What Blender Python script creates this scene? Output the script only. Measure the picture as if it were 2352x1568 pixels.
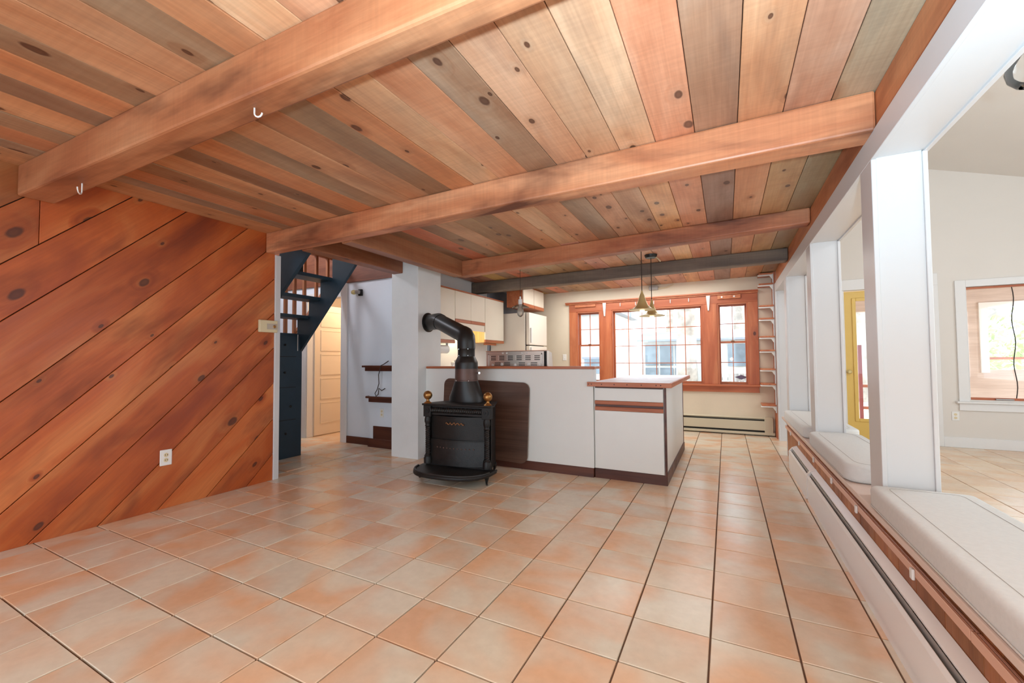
import bpy, bmesh, math, random
from mathutils import Vector, Matrix
random.seed(7)
S = bpy.context.scene
COL = S.collection
for o in list(bpy.data.objects): bpy.data.objects.remove(o)

# ------------------------------------------------------------------ camera, world, sun, lights, exposure
F, YAW, PIT, ROL, CH, UX, UY = 968.54191, 0.48014, 0.03418, -0.00645, 1.15454, -13.25328, 10.8368
fw = Vector((-math.sin(YAW)*math.cos(PIT), math.cos(YAW)*math.cos(PIT), math.sin(PIT)))
rt = Vector((math.cos(YAW), math.sin(YAW), 0)); up = rt.cross(fw)
R_ = math.cos(ROL)*rt+math.sin(ROL)*up; U_ = -math.sin(ROL)*rt+math.cos(ROL)*up
cam = bpy.data.objects.new('camera', bpy.data.cameras.new('camera')); COL.objects.link(cam)
cam.matrix_world = Matrix(((R_.x, U_.x, -fw.x, 0), (R_.y, U_.y, -fw.y, 0), (R_.z, U_.z, -fw.z, CH), (0, 0, 0, 1)))
cam.data.sensor_width = 36; cam.data.lens = F*36/2352
cam.data.shift_x = -UX/2352; cam.data.shift_y = UY/2352
cam.data.clip_start = 0.02; cam.data.clip_end = 200
S.camera = cam
def project(p):
    d = Vector(p)-Vector((0, 0, CH)); w = d.dot(fw)
    if w < .05: return None
    return (1176+UX+F*d.dot(R_)/w, 784+UY-F*d.dot(U_)/w)

W = bpy.data.worlds.new('world'); S.world = W; W.use_nodes = True
nt = W.node_tree; bg = nt.nodes['Background']
bg.inputs[0].default_value = (0.79, 0.94, 1.06, 1); bg.inputs[1].default_value = 2.1

def light(name, typ, loc, energy, col=(1, 1, 1), size=.1, direction=None, **k):
    d = bpy.data.lights.new(name, typ); d.energy = energy; d.color = col
    if typ == 'AREA': d.size = size
    elif typ == 'SUN': d.angle = size
    else: d.shadow_soft_size = size
    for a, b in k.items(): setattr(d, a, b)
    o = bpy.data.objects.new(name, d); COL.objects.link(o); o.location = loc
    if direction is not None: o.rotation_euler = Vector(direction).to_track_quat('-Z', 'Y').to_euler()
    return o
light('sun', 'SUN', (0, 0, 20), 4.0, (1, .96, .88), .01, (-.80, -.50, -.42))
light('flash_lamp', 'SPOT', (0.16, -.20, 1.16), 375, (.67, .97, 1.18), .04, (.16, .34, 1), spot_size=math.radians(148), spot_blend=1.0)
light('hall_lamp', 'POINT', (-5.0, 5.2, 2.25), 17, (1, .78, .56), .08)
light('hood_lamp', 'POINT', (-3.46, 5.25, 1.58), 2.2, (1, .86, .62), .04)
light('kitchen_fill', 'AREA', (-1.3, 6.62, 2.39), 26, (.96, .98, .95), 2.6, (0, 0, -1), shape='RECTANGLE', size_y=1.0)  # added fill with no fixture, brightens the far end of the kitchen
light('sunroom_fill', 'POINT', (2.3, 3.6, 2.6), 22, (.88, .96, 1.05), .25)  # added fill for the sunroom, separate from the glass globe
light('stair_fill', 'POINT', (-5.6, 3.3, 3.4), 36, (.9, .95, 1.05), .1)  # added fill high in the stairwell, no fixture there

S.view_settings.view_transform = 'Standard'; S.view_settings.look = 'None'
S.view_settings.gamma = 1; S.view_settings.use_curve_mapping = False
S.view_settings.exposure = 0.90

# ------------------------------------------------------------------ material helpers
def lin(c):
    return tuple((v/255/12.92 if v/255 <= .04045 else ((v/255+.055)/1.055)**2.4) for v in c)+(1,)
class G:
    def __init__(s, name):
        s.m = bpy.data.materials.new(name); s.m.use_nodes = True; s.t = s.m.node_tree
        s.b = s.t.nodes['Principled BSDF']; s.out = s.t.nodes['Material Output']
    def n(s, typ, **k):
        nd = s.t.nodes.new(typ)
        for a, b in k.items():
            if a.startswith('i'): nd.inputs[int(a[1:])].default_value = b
            else: setattr(nd, a, b)
        return nd
    def l(s, a, b): s.t.links.new(a, b)
    def ramp(s, fac, stops, interp='LINEAR'):
        r = s.n('ShaderNodeValToRGB'); cr = r.color_ramp; cr.interpolation = interp
        while len(cr.elements) < len(stops): cr.elements.new(.5)
        for e, (p, c) in zip(cr.elements, stops):
            e.position = p; e.color = c if len(c) == 4 else tuple(c)+(1,)
        s.l(fac, r.inputs[0]); return r.outputs[0]
    def mix(s, fac, a, b, mode='MIX'):
        x = s.n('ShaderNodeMix', data_type='RGBA', blend_type=mode)
        for v, i in ((fac, 0), (a, 6), (b, 7)):
            if hasattr(v, 'links'): s.l(v, x.inputs[i])
            else: x.inputs[i].default_value = v
        return x.outputs[2]
    def math(s, op, a, b=0.0):
        x = s.n('ShaderNodeMath', operation=op)
        for v, i in ((a, 0), (b, 1)):
            if hasattr(v, 'links'): s.l(v, x.inputs[i])
            else: x.inputs[i].default_value = v
        return x.outputs[0]
    def noise(s, vec, scale, detail=4, rough=.55, dist=0):
        x = s.n('ShaderNodeTexNoise'); x.inputs['Scale'].default_value = scale
        x.inputs['Detail'].default_value = detail; x.inputs['Roughness'].default_value = rough
        x.inputs['Distortion'].default_value = dist
        if vec is not None: s.l(vec, x.inputs['Vector'])
        return x.outputs['Fac']
    def scaled(s, vec, sc):
        x = s.n('ShaderNodeVectorMath', operation='MULTIPLY'); s.l(vec, x.inputs[0]); x.inputs[1].default_value = sc
        return x.outputs[0]
    def objvec(s, rnd=True):
        tc = s.n('ShaderNodeTexCoord').outputs['Object']
        if not rnd: return tc
        r = s.n('ShaderNodeObjectInfo').outputs['Random']
        c = s.n('ShaderNodeVectorMath', operation='MULTIPLY'); s.l(r, c.inputs[0]); c.inputs[1].default_value = (37.7, 91.3, 53.9)
        a = s.n('ShaderNodeVectorMath', operation='ADD'); s.l(tc, a.inputs[0]); s.l(c.outputs[0], a.inputs[1])
        return a.outputs[0]
    def bump(s, h, strength=.2, dist=.01):
        x = s.n('ShaderNodeBump'); x.inputs['Strength'].default_value = strength; x.inputs['Distance'].default_value = dist
        s.l(h, x.inputs['Height']); s.l(x.outputs[0], s.b.inputs['Normal'])

def plain(name, col, rough=.5, metal=0, spec=.5, mottle=0, mscale=6, emit=None, bump=0):
    g = G(name); c = lin(col)
    g.b.inputs['Base Color'].default_value = c; g.b.inputs['Roughness'].default_value = rough
    g.b.inputs['Metallic'].default_value = metal; g.b.inputs['Specular IOR Level'].default_value = spec
    if mottle or bump:
        v = g.objvec(); f = g.noise(v, mscale, 5)
        if mottle:
            lo = tuple(max(0, x*(1-mottle)) for x in c[:3])+(1,); hi = tuple(min(1, x*(1+mottle)) for x in c[:3])+(1,)
            g.l(g.ramp(f, [(.3, lo), (.7, hi)]), g.b.inputs['Base Color'])
        if bump: g.bump(g.noise(v, mscale*8, 3), bump, .004)
    if emit:
        g.b.inputs['Emission Color'].default_value = lin(emit[0]); g.b.inputs['Emission Strength'].default_value = emit[1]
    return g.m

def wood(name, axis, cols, stain, rough=.45, knots=1.0, tint=False, across=9, flat=None, saw=0, stainamt=.6, kscale=1.0):
    """grain along `axis` of the object's own coordinates; cols = dark, mid, light; stain = colour of weathered streaks"""
    g = G(name); v = g.objvec()
    def sc(a, b): return tuple(a if i == axis else b for i in range(3))
    fl = flat if flat is not None else None
    def vsc(a, b):
        t = list(sc(a, b))
        if fl is not None: t[fl] = t[fl]*.15
        return g.scaled(v, tuple(t))
    # knots
    vk = vsc(3.0*kscale, 5.2*kscale)
    vo = g.n('ShaderNodeTexVoronoi', feature='F1', voronoi_dimensions='2D' if fl is not None else '3D'); g.l(vk, vo.inputs['Vector']); vo.inputs['Scale'].default_value = 1
    sep = g.n('ShaderNodeSeparateColor'); g.l(vo.outputs['Color'], sep.inputs[0])
    has = g.math('GREATER_THAN', sep.outputs[0], 1-.42*knots)
    wob = g.noise(v, 14, 2, .5)
    size = g.math('ADD', g.math('MULTIPLY', sep.outputs[1], 1.7), .75)
    d = g.math('ADD', g.math('MULTIPLY', vo.outputs['Distance'], size), g.math('MULTIPLY', g.math('SUBTRACT', wob, .5), .06))
    near = g.ramp(d, [(0, (1, 1, 1)), (.16, (.45, .45, .45)), (.42, (0, 0, 0))]); near = g.math('MULTIPLY', near, has)
    core = g.ramp(d, [(0, (.85, .85, .85)), (.05, (.9, .9, .9)), (.075, (1, 1, 1)), (.095, (.95, .95, .95)), (.13, (0, 0, 0))]); core = g.math('MULTIPLY', core, has)
    # grain, bent around the knots
    off = g.n('ShaderNodeVectorMath', operation='SCALE'); off.inputs[0].default_value = tuple(0 if i == axis else .55 for i in range(3)); g.l(near, off.inputs['Scale'])
    ad = g.n('ShaderNodeVectorMath', operation='ADD'); g.l(vsc(.8, across), ad.inputs[0]); g.l(off.outputs[0], ad.inputs[1])
    n1 = g.noise(ad.outputs[0], 1, 5, .55, .6)
    ad2 = g.n('ShaderNodeVectorMath', operation='ADD'); g.l(vsc(2.2, 75), ad2.inputs[0]); g.l(off.outputs[0], ad2.inputs[1])
    n2 = g.noise(ad2.outputs[0], 1, 3, .6)
    n3 = g.noise(vsc(.9, 3.2), 1, 4, .6, .4)
    c = g.ramp(n1, [(.28, lin(cols[0])), (.5, lin(cols[1])), (.72, lin(cols[2]))])
    c = g.mix(g.math('MULTIPLY', g.ramp(n3, [(.5, (0, 0, 0)), (.72, (1, 1, 1))]), stainamt), c, lin(stain))
    fine = g.ramp(n2, [(.3, (.90, .88, .87)), (.65, (1.04, 1.04, 1.04))])
    c = g.mix(1.0, c, fine, 'MULTIPLY')
    if saw:
        ns = g.noise(vsc(60, 3), 1, 2, .5)
        c = g.mix(saw, c, g.ramp(ns, [(.35, (.62, .6, .6)), (.65, (1.12, 1.12, 1.12))]), 'MULTIPLY')
    if tint:
        c = g.mix(1.0, c, g.n('ShaderNodeObjectInfo').outputs['Color'], 'MULTIPLY')
    halo = g.mix(g.math('MULTIPLY', near, .42), c, lin([x*.62 for x in cols[0]]))
    c = g.mix(g.math('MULTIPLY', core, .82), halo, lin((64, 28, 18)))
    g.l(c, g.b.inputs['Base Color'])
    g.l(g.ramp(n3, [(.3, (rough-.08,)*3), (.7, (rough+.12,)*3)]), g.b.inputs['Roughness'])
    g.bump(n2, .18, .004)
    return g.m

def tile_mat(name, a, b, dark=.96):
    g = G(name); v = g.objvec()
    n = g.noise(v, 2.8, 2, .45, .4); n2 = g.noise(v, 22, 4, .6)
    c = g.ramp(n, [(.36, lin(a)), (.62, lin(b))])
    c = g.mix(1.0, c, g.ramp(n2, [(.3, (.95, .94, .93)), (.7, (1.03, 1.03, 1.03))]), 'MULTIPLY')
    r = g.n('ShaderNodeObjectInfo').outputs['Random']
    c = g.mix(1.0, c, g.ramp(r, [(0, (.93, .91, .90)), (.5, (1, 1, 1)), (1, (1.05, 1.03, 1.0))]), 'MULTIPLY')
    g.l(c, g.b.inputs['Base Color'])
    g.l(g.ramp(n2, [(.3, (.25,)*3), (.7, (.25,)*3)]), g.b.inputs['Roughness'])
    return g.m

def glass_mat(name, tintc=(1, 1, 1), gloss=.10):
    g = G(name); g.t.nodes.remove(g.b)
    t = g.n('ShaderNodeBsdfTransparent'); t.inputs[0].default_value = tuple(tintc)+(1,)
    r = g.n('ShaderNodeBsdfGlossy'); r.inputs[1].default_value = .02
    fr = g.n('ShaderNodeFresnel'); fr.inputs[0].default_value = 1.45
    m = g.n('ShaderNodeMixShader'); g.l(fr.outputs[0], m.inputs[0]); g.l(t.outputs[0], m.inputs[1]); g.l(r.outputs[0], m.inputs[2])
    g.l(m.outputs[0], g.out.inputs[0]); return g.m

M = {}
CEIL = ((196, 128, 84), (222, 164, 118), (236, 190, 146))
M['ceil'] = wood('ceiling_wood', 0, CEIL, (158, 122, 94), .42, .75, True, 3.0, 2, .16, .6, 1.1)
M['wallpine'] = wood('wall_pine', 0, ((150, 64, 26), (186, 92, 40), (208, 128, 72)), (112, 48, 24), .40, .75, True, 2.4, 2, 0, .85, 1.0)
BEAM = ((176, 102, 66), (208, 140, 98), (226, 168, 126))
M['beamx'] = wood('beam_wood', 0, BEAM, (96, 46, 28), .45, 1.3, True, 4, None, .15, .95, .8)
M['beamy'] = wood('beam_wood_lengthwise', 1, BEAM, (136, 76, 50), .45, .45, True, 6, None, .15, .6)
M['trimx'] = wood('trim_pine_x', 0, ((168, 86, 52), (190, 106, 68), (206, 130, 88)), (146, 72, 44), .4, .5, False, 7)
M['trimz'] = wood('trim_pine_z', 2, ((168, 86, 52), (190, 106, 68), (206, 130, 88)), (146, 72, 44), .4, .6, False, 7)
M['trimy'] = wood('trim_pine_y', 1, ((176, 96, 58), (200, 120, 78), (214, 144, 98)), (160, 84, 50), .35, .2, False, 9)
M['oakx'] = wood('oak_strip_x', 0, ((160, 88, 54), (184, 106, 68), (198, 126, 84)), (150, 80, 48), .4, .0, False, 14)
M['oaky'] = wood('oak_strip_y', 1, ((160, 88, 54), (184, 106, 68), (198, 126, 84)), (150, 80, 48), .4, .0, False, 14)
M['goldwood'] = wood('golden_ply', 2, ((206, 158, 92), (220, 176, 110), (230, 190, 130)), (200, 150, 90), .4, 0, False, 8)
M['darkx'] = wood('dark_stained_wood', 0, ((66, 30, 18), (86, 42, 26), (104, 56, 36)), (60, 28, 18), .45, .0, False, 14)
M['clad'] = wood('cladding_wood', 2, ((142, 76, 34), (176, 104, 52), (196, 130, 76)), (100, 54, 28), .45, .5, True, 8)
M['brownboard'] = wood('brown_board', 0, ((104, 54, 30), (128, 70, 42), (148, 88, 56)), (90, 46, 28), .5, .3, False, 8)
M['balu'] = wood('baluster_wood', 2, ((150, 84, 46), (178, 108, 64), (196, 132, 86)), (150, 84, 46), .45, .0, False, 14)
M['shield'] = wood('dark_walnut_board', 0, ((80, 54, 42), (96, 68, 54), (108, 78, 62)), (62, 42, 32), .42, .0, False, 30)
M['porchwood'] = wood('porch_wood', 0, ((192, 168, 152), (204, 182, 166), (214, 194, 180)), (184, 160, 146), .6, .1, False, 6)
M['fencew'] = wood('grey_fence_wood', 2, ((150, 148, 146), (172, 168, 164), (190, 186, 180)), (140, 138, 136), .7, .1, True, 12)
M['bark'] = plain('bark', (176, 166, 156), .9, mottle=.35, mscale=4)
M['tile'] = tile_mat('terracotta_tile', (230, 186, 150), (226, 216, 196))
M['tile2'] = tile_mat('sunroom_tile', (222, 186, 152), (224, 202, 176))
M['grout'] = plain('grout', (128, 98, 80), .8, mottle=.15, mscale=12)
M['white'] = plain('white_paint', (210, 209, 209), .38, mottle=.015, mscale=3)
M['whitetrim'] = plain('bright_white_paint', (232, 230, 228), .4, mottle=.01, mscale=3)
M['whitewall'] = plain('white_wall', (224, 220, 216), .7, mottle=.02, mscale=2)
M['sunwall'] = plain('sunroom_wall', (226, 219, 211), .7, mottle=.015, mscale=2)
M['coolwall'] = plain('cool_white_wall', (226, 232, 240), .65, mottle=.02, mscale=2)
M['creamwall'] = plain('cream_wall', (226, 212, 190), .7, mottle=.05, mscale=1.6)
M['plaster'] = plain('chimney_plaster', (232, 234, 233), .75, mottle=.03, mscale=4, bump=.15)
M['laminate'] = plain('off_white_laminate', (230, 230, 226), .42, mottle=.01)
M['cabcream'] = plain('cream_laminate', (240, 230, 212), .4, mottle=.01)
M['black'] = plain('black_gap', (22, 18, 16), .7)
M['blue'] = plain('navy_paint', (36, 56, 70), .42, mottle=.12, mscale=5)
M['iron'] = plain('cast_iron', (28, 26, 25), .46, metal=.0, spec=.35, mottle=.25, mscale=9, bump=.25)
M['ironrub'] = plain('worn_iron', (34, 32, 31), .42, metal=.1, spec=.4, mottle=.35, mscale=14, bump=.2)
M['pipe'] = plain('black_stovepipe', (32, 30, 29), .38, metal=.1, spec=.45, mottle=.2, mscale=6)
M['rust'] = plain('rusty_pipe', (92, 70, 64), .45, metal=.35, mottle=.25, mscale=7)
M['brass'] = plain('aged_brass', (168, 124, 72), .34, metal=.85, mottle=.25, mscale=25)
M['bronze'] = plain('bronze_letters', (150, 104, 70), .5, metal=.5)
M['brasslamp'] = plain('brushed_brass', (214, 192, 132), .42, metal=.3)
M['cord'] = plain('dark_cord', (48, 36, 30), .6)
M['steel'] = plain('stainless_steel', (206, 196, 184), .34, metal=.9, mottle=.05)
M['chrome'] = plain('chrome', (225, 228, 232), .12, metal=1)
M['whiteplastic'] = plain('white_plastic', (236, 234, 230), .35)
M['ivory'] = plain('ivory_plastic', (222, 206, 168), .4)
M['greyplastic'] = plain('grey_box', (168, 162, 158), .45)
M['heatbeige'] = plain('beige_enamel', (206, 196, 172), .4)
M['heatwhite'] = plain('white_enamel', (240, 237, 234), .25)
M['alu'] = plain('grey_aluminium', (170, 168, 166), .32, metal=.6)
M['copper'] = plain('brown_channel', (228, 178, 152), .38, metal=.2)
M['pinksill'] = plain('pinkish_white_paint', (222, 198, 184), .35)
M['fabric'] = plain('white_fabric', (218, 217, 214), .9, mottle=.03, mscale=60, bump=.25)
M['seam'] = plain('grey_seam', (176, 172, 166), .9)
M['yellow'] = plain('yellow_paint', (230, 192, 100), .4, mottle=.02)
M['yellowdk'] = plain('yellow_groove', (212, 174, 84), .45)
M['red'] = plain('dark_red_paint', (140, 48, 50), .5)
M['fridge'] = plain('cream_enamel', (240, 230, 216), .3)
M['warmdoor'] = plain('warm_white_door', (232, 216, 196), .45)
M['bulbglow'] = plain('lit_bulb', (255, 240, 200), .4, emit=((255, 236, 190), 2.5))
M['bulboff'] = plain('yellow_bulb', (236, 226, 160), .3)
M['glass'] = glass_mat('window_glass')
def lamp_glass():
    g = G('lamp_glass'); g.t.nodes.remove(g.b)
    t = g.n('ShaderNodeBsdfTransparent'); t.inputs[0].default_value = (.95, .96, .96, 1)
    r = g.n('ShaderNodeBsdfGlossy'); r.inputs[1].default_value = .04; d = g.n('ShaderNodeBsdfTranslucent'); d.inputs[0].default_value = (.9, .9, .88, 1)
    fr = g.n('ShaderNodeFresnel'); fr.inputs[0].default_value = 1.5
    m0 = g.n('ShaderNodeMixShader'); m0.inputs[0].default_value = .16; g.l(t.outputs[0], m0.inputs[1]); g.l(d.outputs[0], m0.inputs[2])
    m = g.n('ShaderNodeMixShader'); g.l(fr.outputs[0], m.inputs[0]); g.l(m0.outputs[0], m.inputs[1]); g.l(r.outputs[0], m.inputs[2])
    g.l(m.outputs[0], g.out.inputs[0]); return g.m
M['lampglass'] = lamp_glass()
M['globeglass'] = lamp_glass(); M['globeglass'].name = 'globe_glass'; M['globeglass'].node_tree.nodes['Mix Shader'].inputs[0].default_value = .08
M['lampglass'].node_tree.nodes['Mix Shader'].inputs[0].default_value = .42
M['pinkrag'] = plain('red_label', (206, 56, 62), .5)
M['sticker'] = plain('purple_sticker', (110, 96, 120), .6)
M['shedwall'] = plain('outbuilding_wall', (206, 206, 204), .8, mottle=.08)
M['shedglass'] = plain('outbuilding_glass', (120, 134, 146), .25, mottle=.35, mscale=2.5)
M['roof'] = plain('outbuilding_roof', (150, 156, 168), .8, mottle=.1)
M['ground'] = plain('leaf_litter_ground', (196, 184, 166), .95, mottle=.25, mscale=1.5)
M['leaf'] = plain('pale_foliage', (176, 190, 130), .8, mottle=.3, mscale=2)
M['counter'] = plain('pale_counter', (224, 222, 230), .22, mottle=.0)
def countermat():
    g = G('marbled_counter_tile'); v = g.objvec(False)
    n = g.noise(v, 2.6, 5, .6, 1.2)
    g.l(g.ramp(n, [(.35, lin((212, 210, 224))), (.55, lin((240, 240, 250))), (.7, lin((224, 222, 232)))]), g.b.inputs['Base Color'])
    g.b.inputs['Roughness'].default_value = .42; g.b.inputs['Specular IOR Level'].default_value = .3; return g.m
M['counter'] = countermat()

# ------------------------------------------------------------------ mesh helpers
class MB:
    def __init__(s): s.v = []; s.f = []
    def add(s, vs, fs):
        k = len(s.v); s.v += [Vector(a) for a in vs]; s.f += [tuple(i+k for i in f) for f in fs]; return s
    def box(s, x0, x1, y0, y1, z0, z1):
        return s.hexa([(x0, y0), (x1, y0), (x1, y1), (x0, y1)], z0, z1)
    def hexa(s, q, z0, z1):          # prism on polygon in XY
        n = len(q)
        return s.add([(x, y, z0) for x, y in q]+[(x, y, z1) for x, y in q],
              [tuple(range(n))[::-1], tuple(range(n, 2*n))]+[(i, (i+1) % n, n+(i+1) % n, n+i) for i in range(n)])
    def hull8(s, p):                 # bottom 4 ccw + top 4 ccw
        return s.add(p, [(3, 2, 1, 0), (4, 5, 6, 7), (0, 1, 5, 4), (1, 2, 6, 5), (2, 3, 7, 6), (3, 0, 4, 7)])
    def prism(s, poly, axis, a, b):  # polygon in the plane normal to axis; coords are the two other axes in order
        def P(u, w, t): return (t, u, w) if axis == 0 else ((u, t, w) if axis == 1 else (u, w, t))
        n = len(poly)
        return s.add([P(u, w, a) for u, w in poly]+[P(u, w, b) for u, w in poly],
              [tuple(range(n)), tuple(range(n, 2*n))[::-1]]+[(i, n+i, n+(i+1) % n, (i+1) % n) for i in range(n)])
    def tube(s, pts, r, n=8, cap=True):
        pts = [Vector(p) for p in pts]; rs = r if isinstance(r, (list, tuple)) else [r]*len(pts)
        rings = []; ref = None
        for i, p in enumerate(pts):
            t = (pts[min(i+1, len(pts)-1)]-pts[max(i-1, 0)]).normalized()
            if ref is None:
                ref = t.orthogonal().normalized()
            ref = (ref-t*ref.dot(t)).normalized(); bi = t.cross(ref)
            rings.append([p+(ref*math.cos(2*math.pi*k/n)+bi*math.sin(2*math.pi*k/n))*rs[i] for k in range(n)])
        vs = [v for ring in rings for v in ring]; fs = []
        for i in range(len(pts)-1):
            for k in range(n): fs.append((i*n+k, i*n+(k+1) % n, (i+1)*n+(k+1) % n, (i+1)*n+k))
        if cap: fs += [tuple(range(n))[::-1], tuple(range((len(pts)-1)*n, len(pts)*n))]
        return s.add(vs, fs)
    def lathe(s, c, prof, n=20, ax=2, cap=True):   # prof: (radius, height)
        vs = []; fs = []
        for r, h in prof:
            for k in range(n):
                a = 2*math.pi*k/n; u, w = r*math.cos(a), r*math.sin(a)
                o = (u, w, h) if ax == 2 else ((h, u, w) if ax == 0 else (u, h, w))
                vs.append(Vector(c)+Vector(o))
        for i in range(len(prof)-1):
            for k in range(n):
                q = (i*n+k, i*n+(k+1) % n, (i+1)*n+(k+1) % n, (i+1)*n+k); fs.append(q if ax != 1 else q[::-1])
        if cap:
            a, b = tuple(range(n))[::-1], tuple(range((len(prof)-1)*n, len(prof)*n))
            fs += [a, b] if ax != 1 else [a[::-1], b[::-1]]
        return s.add(vs, fs)
    def xf(s, m):
        s.v = [m @ v for v in s.v]; return s
    def build(s, name, mat, parent=None, bevel=0, smooth=False, seg=2, origin=None, rot=None, sub=0, fixn=True):
        c = Vector(origin) if origin is not None else (Vector([min(v[i] for v in s.v) for i in range(3)])+Vector([max(v[i] for v in s.v) for i in range(3)]))/2
        inv = rot.to_3x3().inverted() if rot is not None else None
        vs = [(inv @ (v-c)) if inv is not None else v-c for v in s.v]
        me = bpy.data.meshes.new(name); me.from_pydata([tuple(v) for v in vs], [], s.f)
        if fixn or bevel:
            bm = bmesh.new(); bm.from_mesh(me)
            if fixn: bmesh.ops.recalc_face_normals(bm, faces=bm.faces)
            if bevel:
                es = [e for e in bm.edges if len(e.link_faces) == 2 and e.calc_face_angle(0) > .6]
                bmesh.ops.bevel(bm, geom=es, offset=bevel, segments=seg, affect='EDGES', profile=.5, clamp_overlap=True)
            bm.to_mesh(me); bm.free()
        if smooth:
            for p in me.polygons: p.use_smooth = True
            try: me.set_sharp_from_angle(angle=math.radians(42))
            except Exception: pass
        me.materials.append(M[mat] if isinstance(mat, str) else mat)
        o = bpy.data.objects.new(name, me); COL.objects.link(o)
        if rot is not None: o.rotation_euler = rot.to_euler()
        wl = {}
        if parent is not None:
            o.parent = parent; c = c-WL(parent)
        o.location = c
        return o
def WL(o):
    v = Vector(o.location)
    while o.parent: o = o.parent; v += Vector(o.location)
    return v
def tag(o, label=None, cat=None, group=None, kind=None):
    if label: o['label'] = label
    if cat: o['category'] = cat
    if group: o['group'] = group
    if kind: o['kind'] = kind
    return o
def empty(name, loc, label, cat, group=None, kind=None):
    o = bpy.data.objects.new(name, None); COL.objects.link(o); o.location = loc
    o.empty_display_size = .1
    return tag(o, label, cat, group, kind)
def B(*a): return MB().box(*a)
def copy_tree(o, parent=None, delta=None):
    c = o.copy(); COL.objects.link(c)
    if parent is not None: c.parent = parent
    if delta is not None: c.location = Vector(c.location)+Vector(delta)
    for ch in list(o.children): copy_tree(ch, c)
    return c
def struct(o, label, cat): return tag(o, label, cat, None, 'structure')

XL, XR, YF, ZC = -3.975, 0.65, 7.47, 2.42
# ------------------------------------------------------------------ floor
GX, GY, T = -1.63705, 1.34632, .311
FLOORS = [(-3.99, .92, -1.6, 7.47), (-7.0, -3.995, 2.70, 4.33)]
YS = GY+round((4.33-GY)/.311)*.311
fl = MB().box(-7.0, .92, -1.6, 7.6, -.12, -.006).build('floor', 'grout')
struct(fl, 'terracotta tiled floor of the kitchen and stove room', 'floor')
tm = MB().box(-T/2+.0035, T/2-.0035, -T/2+.0035, T/2-.0035, -.012, 0).build('tmp', 'tile', None, .0022, seg=1)
tilemesh = tm.data; bpy.data.objects.remove(tm)
cand = []
for i in range(-20, 10):
    for j in range(-10, 22):
        x0, y0 = GX+i*T, GY+j*T
        for (a, b, c, d) in FLOORS:
            u0, u1, v0, v1 = max(x0+.0035, a), min(x0+T-.0035, b), max(y0+.0035, c), min(y0+T-.0035, d)
            
            if u1-u0 < .02 or v1-v0 < .02 or (u0 < -3.65 and v0 > 4.30): continue
            full = (u1-u0 > T-.008 and v1-v0 > T-.008)
            pr = [project((x, y, 0)) for x, y in ((u0, v0), (u1, v0), (u1, v1), (u0, v1))]
            area = 0
            if all(pr):
                area = abs(sum(pr[k][0]*pr[(k+1) % 4][1]-pr[(k+1) % 4][0]*pr[k][1] for k in range(4)))/2
                if max(p[0] for p in pr) < 0 or min(p[0] for p in pr) > 2352 or min(p[1] for p in pr) > 1568: area = 0
            elif v1 < 1.4: area = 0
            if (u1 < -.52 and v0 > 4.1 and u0 > -3.65) or (u1 < -4.75 and v1 < 3.45): area = 0    # under the cabinets, behind the wall
            cand.append((area, u0, u1, v0, v1, full))
cand.sort(reverse=True)
rest = MB()
for k, (ar, u0, u1, v0, v1, full) in enumerate(cand):
    if k < 296 and ar > 0:
        if full:
            o = bpy.data.objects.new('tile', tilemesh); COL.objects.link(o); o.parent = fl
            o.location = Vector(((u0+u1)/2, (v0+v1)/2, 0))-Vector(fl.location)
        else:
            MB().box(u0, u1, v0, v1, -.012, 0).build('tile', 'tile', fl, .0022, seg=1, origin=((u0+u1)/2, (v0+v1)/2, 0))
    else: rest.box(u0, u1, v0, v1, -.012, 0)
tag(rest.build('tile_field', 'tile', fl), kind='stuff')

# sunroom floor
fs = MB().box(.93, 5.0, -.6, 7.55, -.12, -.006).build('floor_sunroom', 'grout')
struct(fs, 'pale tan tiled floor of the white sunroom beyond the posts', 'floor')
rest2 = MB()
for i in range(-2, 14):
    for j in range(-6, 24):
        u0, v0 = .99+i*T, GY+j*T
        a, b, c, d = max(u0+.0035, .93), min(u0+T-.0035, 5.0), max(v0, -.6), min(v0+T-.007, 7.55)
        if b-a < .03 or d-c < .03: continue
        pr = project(((a+b)/2, (c+d)/2, 0))
        q = MB().box(a, b, c, d, -.012, 0)
        if pr and 1900 < pr[0] < 2450 and 950 < pr[1] < 1300: q.build('tile', 'tile2', fs, .002, seg=1, origin=((a+b)/2, (c+d)/2, 0))
        else: rest2.box(a, b, c, d, -.012, 0)
tag(rest2.build('tile_field', 'tile2', fs), kind='stuff')

# ------------------------------------------------------------------ ceiling planks
ce = MB().box(-3.99, .84, -1.6, 2.70, ZC+.03, ZC+.06)
ce.box(-3.0, .84, 2.70, 7.6, ZC+.03, ZC+.06).box(-3.67, -3.0, 4.4, 7.6, ZC+.03, ZC+.06)
ce = ce.build('ceiling', 'black'); struct(ce, 'rough sawn plank ceiling over the stove room and kitchen', 'ceiling')
XS = [-3.99, -3.72, -3.585, -3.39, -3.2, -2.963, -2.78, -2.56, -2.37, -2.164, -1.978, -1.775, -1.583, -1.374, -1.155, -.947, -.745, -.543, -.338, -.128, .081, .286, .485, .66]
TI = [(200, 140, 95), (165, 128, 98), (195, 132, 92), (168, 130, 98), (210, 150, 105), (152, 118, 92), (205, 138, 94), (166, 132, 102), (205, 150, 110), (194, 140, 102), (160, 125, 95), (206, 140, 96),
      (222, 172, 130), (208, 148, 110), (172, 136, 108), (212, 158, 122), (206, 158, 122), (224, 172, 132), (220, 152, 116), (172, 128, 100), (206, 148, 108), (190, 142, 114), (168, 138, 108), (214, 160, 124)]
def tintc(c, k=1.0):
    base = lin((222, 164, 118)); q = lin(c)
    return tuple(min(1.6, k*q[i]/base[i]) for i in range(3))+(1,)
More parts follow.
